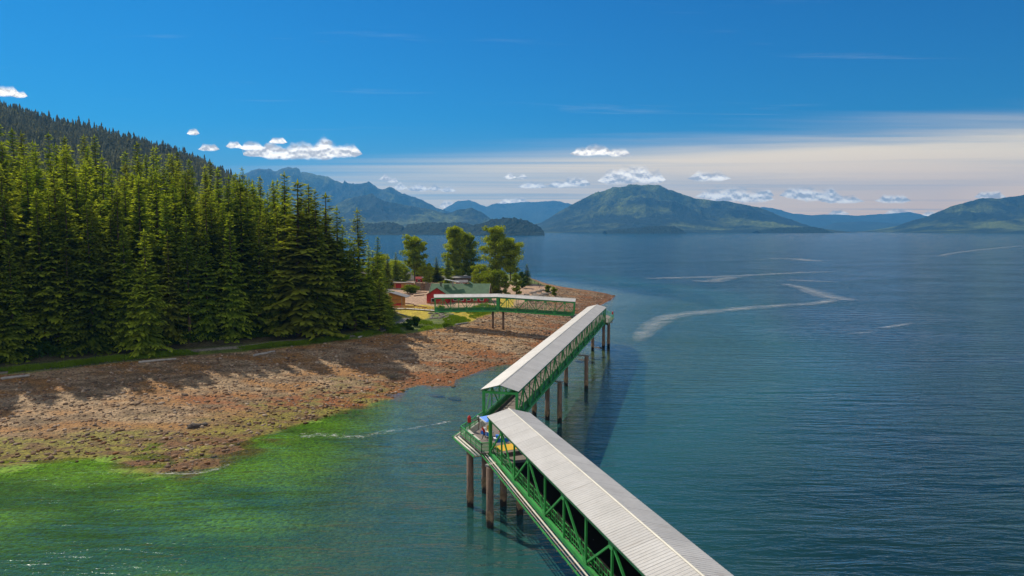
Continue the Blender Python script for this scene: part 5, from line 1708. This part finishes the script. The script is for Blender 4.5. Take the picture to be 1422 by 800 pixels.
# cumulus puffs
puffs = [(350, 204, 14, 5), (362, 213, 22, 5), (378, 208, 20, 6), (392, 214, 30, 7), (430, 212, 36, 10), (452, 208, 26, 10), (478, 211, 20, 8), (325, 202, 9, 4), (386, 196, 10, 4), (8, 128, 16, 6), (28, 132, 8, 4),
         (812, 212, 16, 5), (828, 210, 18, 6), (860, 213, 13, 5), (268, 184, 7, 4), (290, 206, 12, 4),
         (860, 248, 24, 9), (880, 243, 24, 10), (902, 247, 18, 8), (985, 246, 24, 6), (800, 254, 16, 6), (775, 257, 12, 4), (740, 258, 16, 4), (708, 245, 7, 4), (726, 246, 6, 3), 
         (990, 271, 20, 6), (1015, 272, 28, 9), (1045, 274, 24, 8), (1060, 270, 12, 5), (1110, 269, 22, 7), (1135, 272, 30, 8), (1170, 278, 24, 5), (1240, 277, 20, 6), (1375, 272, 18, 5), (1250, 297, 20, 5), (1300, 298, 18, 4),
         (535, 248, 8, 3), (545, 251, 6, 3), (556, 260, 9, 4), (580, 262, 12, 4), (603, 262, 10, 3), (622, 264, 9, 3), (715, 281, 20, 5), (622, 285, 9, 5), (1165, 296, 12, 3)]
cv = g.node('ShaderNodeCombineXYZ'); g.l.new(azr, cv.inputs[0]); g.l.new(elr, cv.inputs[1])
pn = g.noise(g.mapping(cv.outputs[0], scale=(1, 1.5, 1)), 60, 6, .6)
pn2 = g.noise(g.mapping(cv.outputs[0], scale=(1, 1.5, 1), loc=(.0, -.006, 0)), 60, 6, .6)
# each layer: a ramp over azimuth holding the puffs' elevation (red) and half height (green)
def puff_dir(u, v):
    d = ray(u, v); return d[0] / d[1], d[2] / d[1]
layers = []
for (u, v, a, b) in sorted(puffs):
    for L_ in layers:
        q = L_[-1]
        if u - a > q[0] + q[2] + 3 and len(L_) < 10 and u + a - L_[0][0] < 420:
            L_.append((u, v, a, b)); break
    else:
        layers.append([(u, v, a, b)])
print('cloud layers', len(layers))
dens = None
for L_ in layers:
    a0 = (L_[0][0] - L_[0][2] - 12 - 711) / 995; a1 = (L_[-1][0] + L_[-1][2] + 12 - 711) / 995
    t_ = g.mapr(azr, a0, a1, 0, 1)
    nd = g.n.new('ShaderNodeValToRGB'); g.l.new(t_, nd.inputs[0]); nd.color_ramp.interpolation = 'LINEAR'
    st_ = [(0, 0, 0)]
    for (u, v, a, b) in L_:
        az, el = puff_dir(u, v)
        w_ = a * 1.25 / 1000
        el = el - b * .35 / 1000
        for k, hgt_ in ((-1, 0), (-.55, .8), (.55, .8), (1, 0)) if len(L_) <= 7 else ((-1, 0), (0, 1.1), (1, 0)):
            st_.append(((az + k * w_ - a0) / (a1 - a0), el, hgt_ * b * 1.6 / 1000))
    st_ = [(min(max(p_, 0.0), 1.0), e_, h_) for p_, e_, h_ in st_[1:]]
    el_ = nd.color_ramp.elements
    while len(el_) < len(st_): el_.new(1.0)
    for e_, (p_, ee, hh_) in zip(el_, st_):
        e_.position = p_; e_.color = (ee * 4, hh_ * 40, 0, 1)
    sc_ = g.node('ShaderNodeSeparateColor'); g.l.new(nd.outputs[0], sc_.inputs[0])
    de = g.math('SUBTRACT', elr, g.math('DIVIDE', sc_.outputs[0], 4))
    de = g.math('MAXIMUM', de, g.math('MULTIPLY', de, -2.5))
    q_ = g.math('DIVIDE', de, g.math('MAXIMUM', g.math('DIVIDE', sc_.outputs[1], 40), 1e-4))
    q_ = g.math('ADD', q_, g.math('MULTIPLY', g.math('LESS_THAN', sc_.outputs[1], .004), 9))
    dens = q_ if dens is None else g.math('MINIMUM', dens, q_)
dd = g.math('ADD', dens, g.math('MULTIPLY', g.math('SUBTRACT', pn, .5), 2.1))
pf = g.math('MULTIPLY', g.mapr(dd, 1.5, .45, 0, .96, True), front)
shade = g.mapr(g.math('SUBTRACT', pn, pn2), -.10, .10, 0, 1)
pcol = g.mix(shade, (.80 * K, .68 * K, .56 * K), (2.2 * K, 1.95 * K, 1.6 * K))
col = g.mix(pf, col, pcol)
# unseen broken cloud added behind the camera as fill light on camera-facing sides
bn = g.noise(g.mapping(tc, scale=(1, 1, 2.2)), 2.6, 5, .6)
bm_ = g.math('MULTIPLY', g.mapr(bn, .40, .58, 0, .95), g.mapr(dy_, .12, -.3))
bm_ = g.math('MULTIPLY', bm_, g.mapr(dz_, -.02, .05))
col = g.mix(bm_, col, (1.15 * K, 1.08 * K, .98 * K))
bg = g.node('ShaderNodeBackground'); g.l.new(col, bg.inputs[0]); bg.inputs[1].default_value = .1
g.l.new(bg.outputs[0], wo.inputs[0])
w.cycles.sampling_method = 'MANUAL'; w.cycles.sample_map_resolution = 512

# ------------------------------------------------------------------ camera and output
cam = bpy.data.cameras.new('camera'); co = bpy.data.objects.new('camera', cam); COL.objects.link(co)
co.location = (0, 0, H); co.rotation_euler = (math.pi / 2 - PITCH, 0, 0)
cam.sensor_width = 36; cam.lens = 36 * 1000 / 1422; cam.clip_start = .5; cam.clip_end = 120000
scene.camera = co
scene.view_settings.view_transform = 'Standard'; scene.view_settings.look = 'None'
scene.view_settings.gamma = 1; scene.view_settings.exposure = 0.12; scene.view_settings.use_curve_mapping = False
scene.render.engine = 'CYCLES'
cy = scene.cycles
cy.use_denoising = True
try: cy.denoiser = 'OPENIMAGEDENOISE'
except Exception: pass
cy.max_bounces = 6; cy.diffuse_bounces = 2; cy.glossy_bounces = 3; cy.transmission_bounces = 3; cy.transparent_max_bounces = 8; cy.volume_bounces = 0
cy.sample_clamp_direct = 3.5; cy.sample_clamp_indirect = 5; cy.caustics_reflective = False; cy.caustics_refractive = False
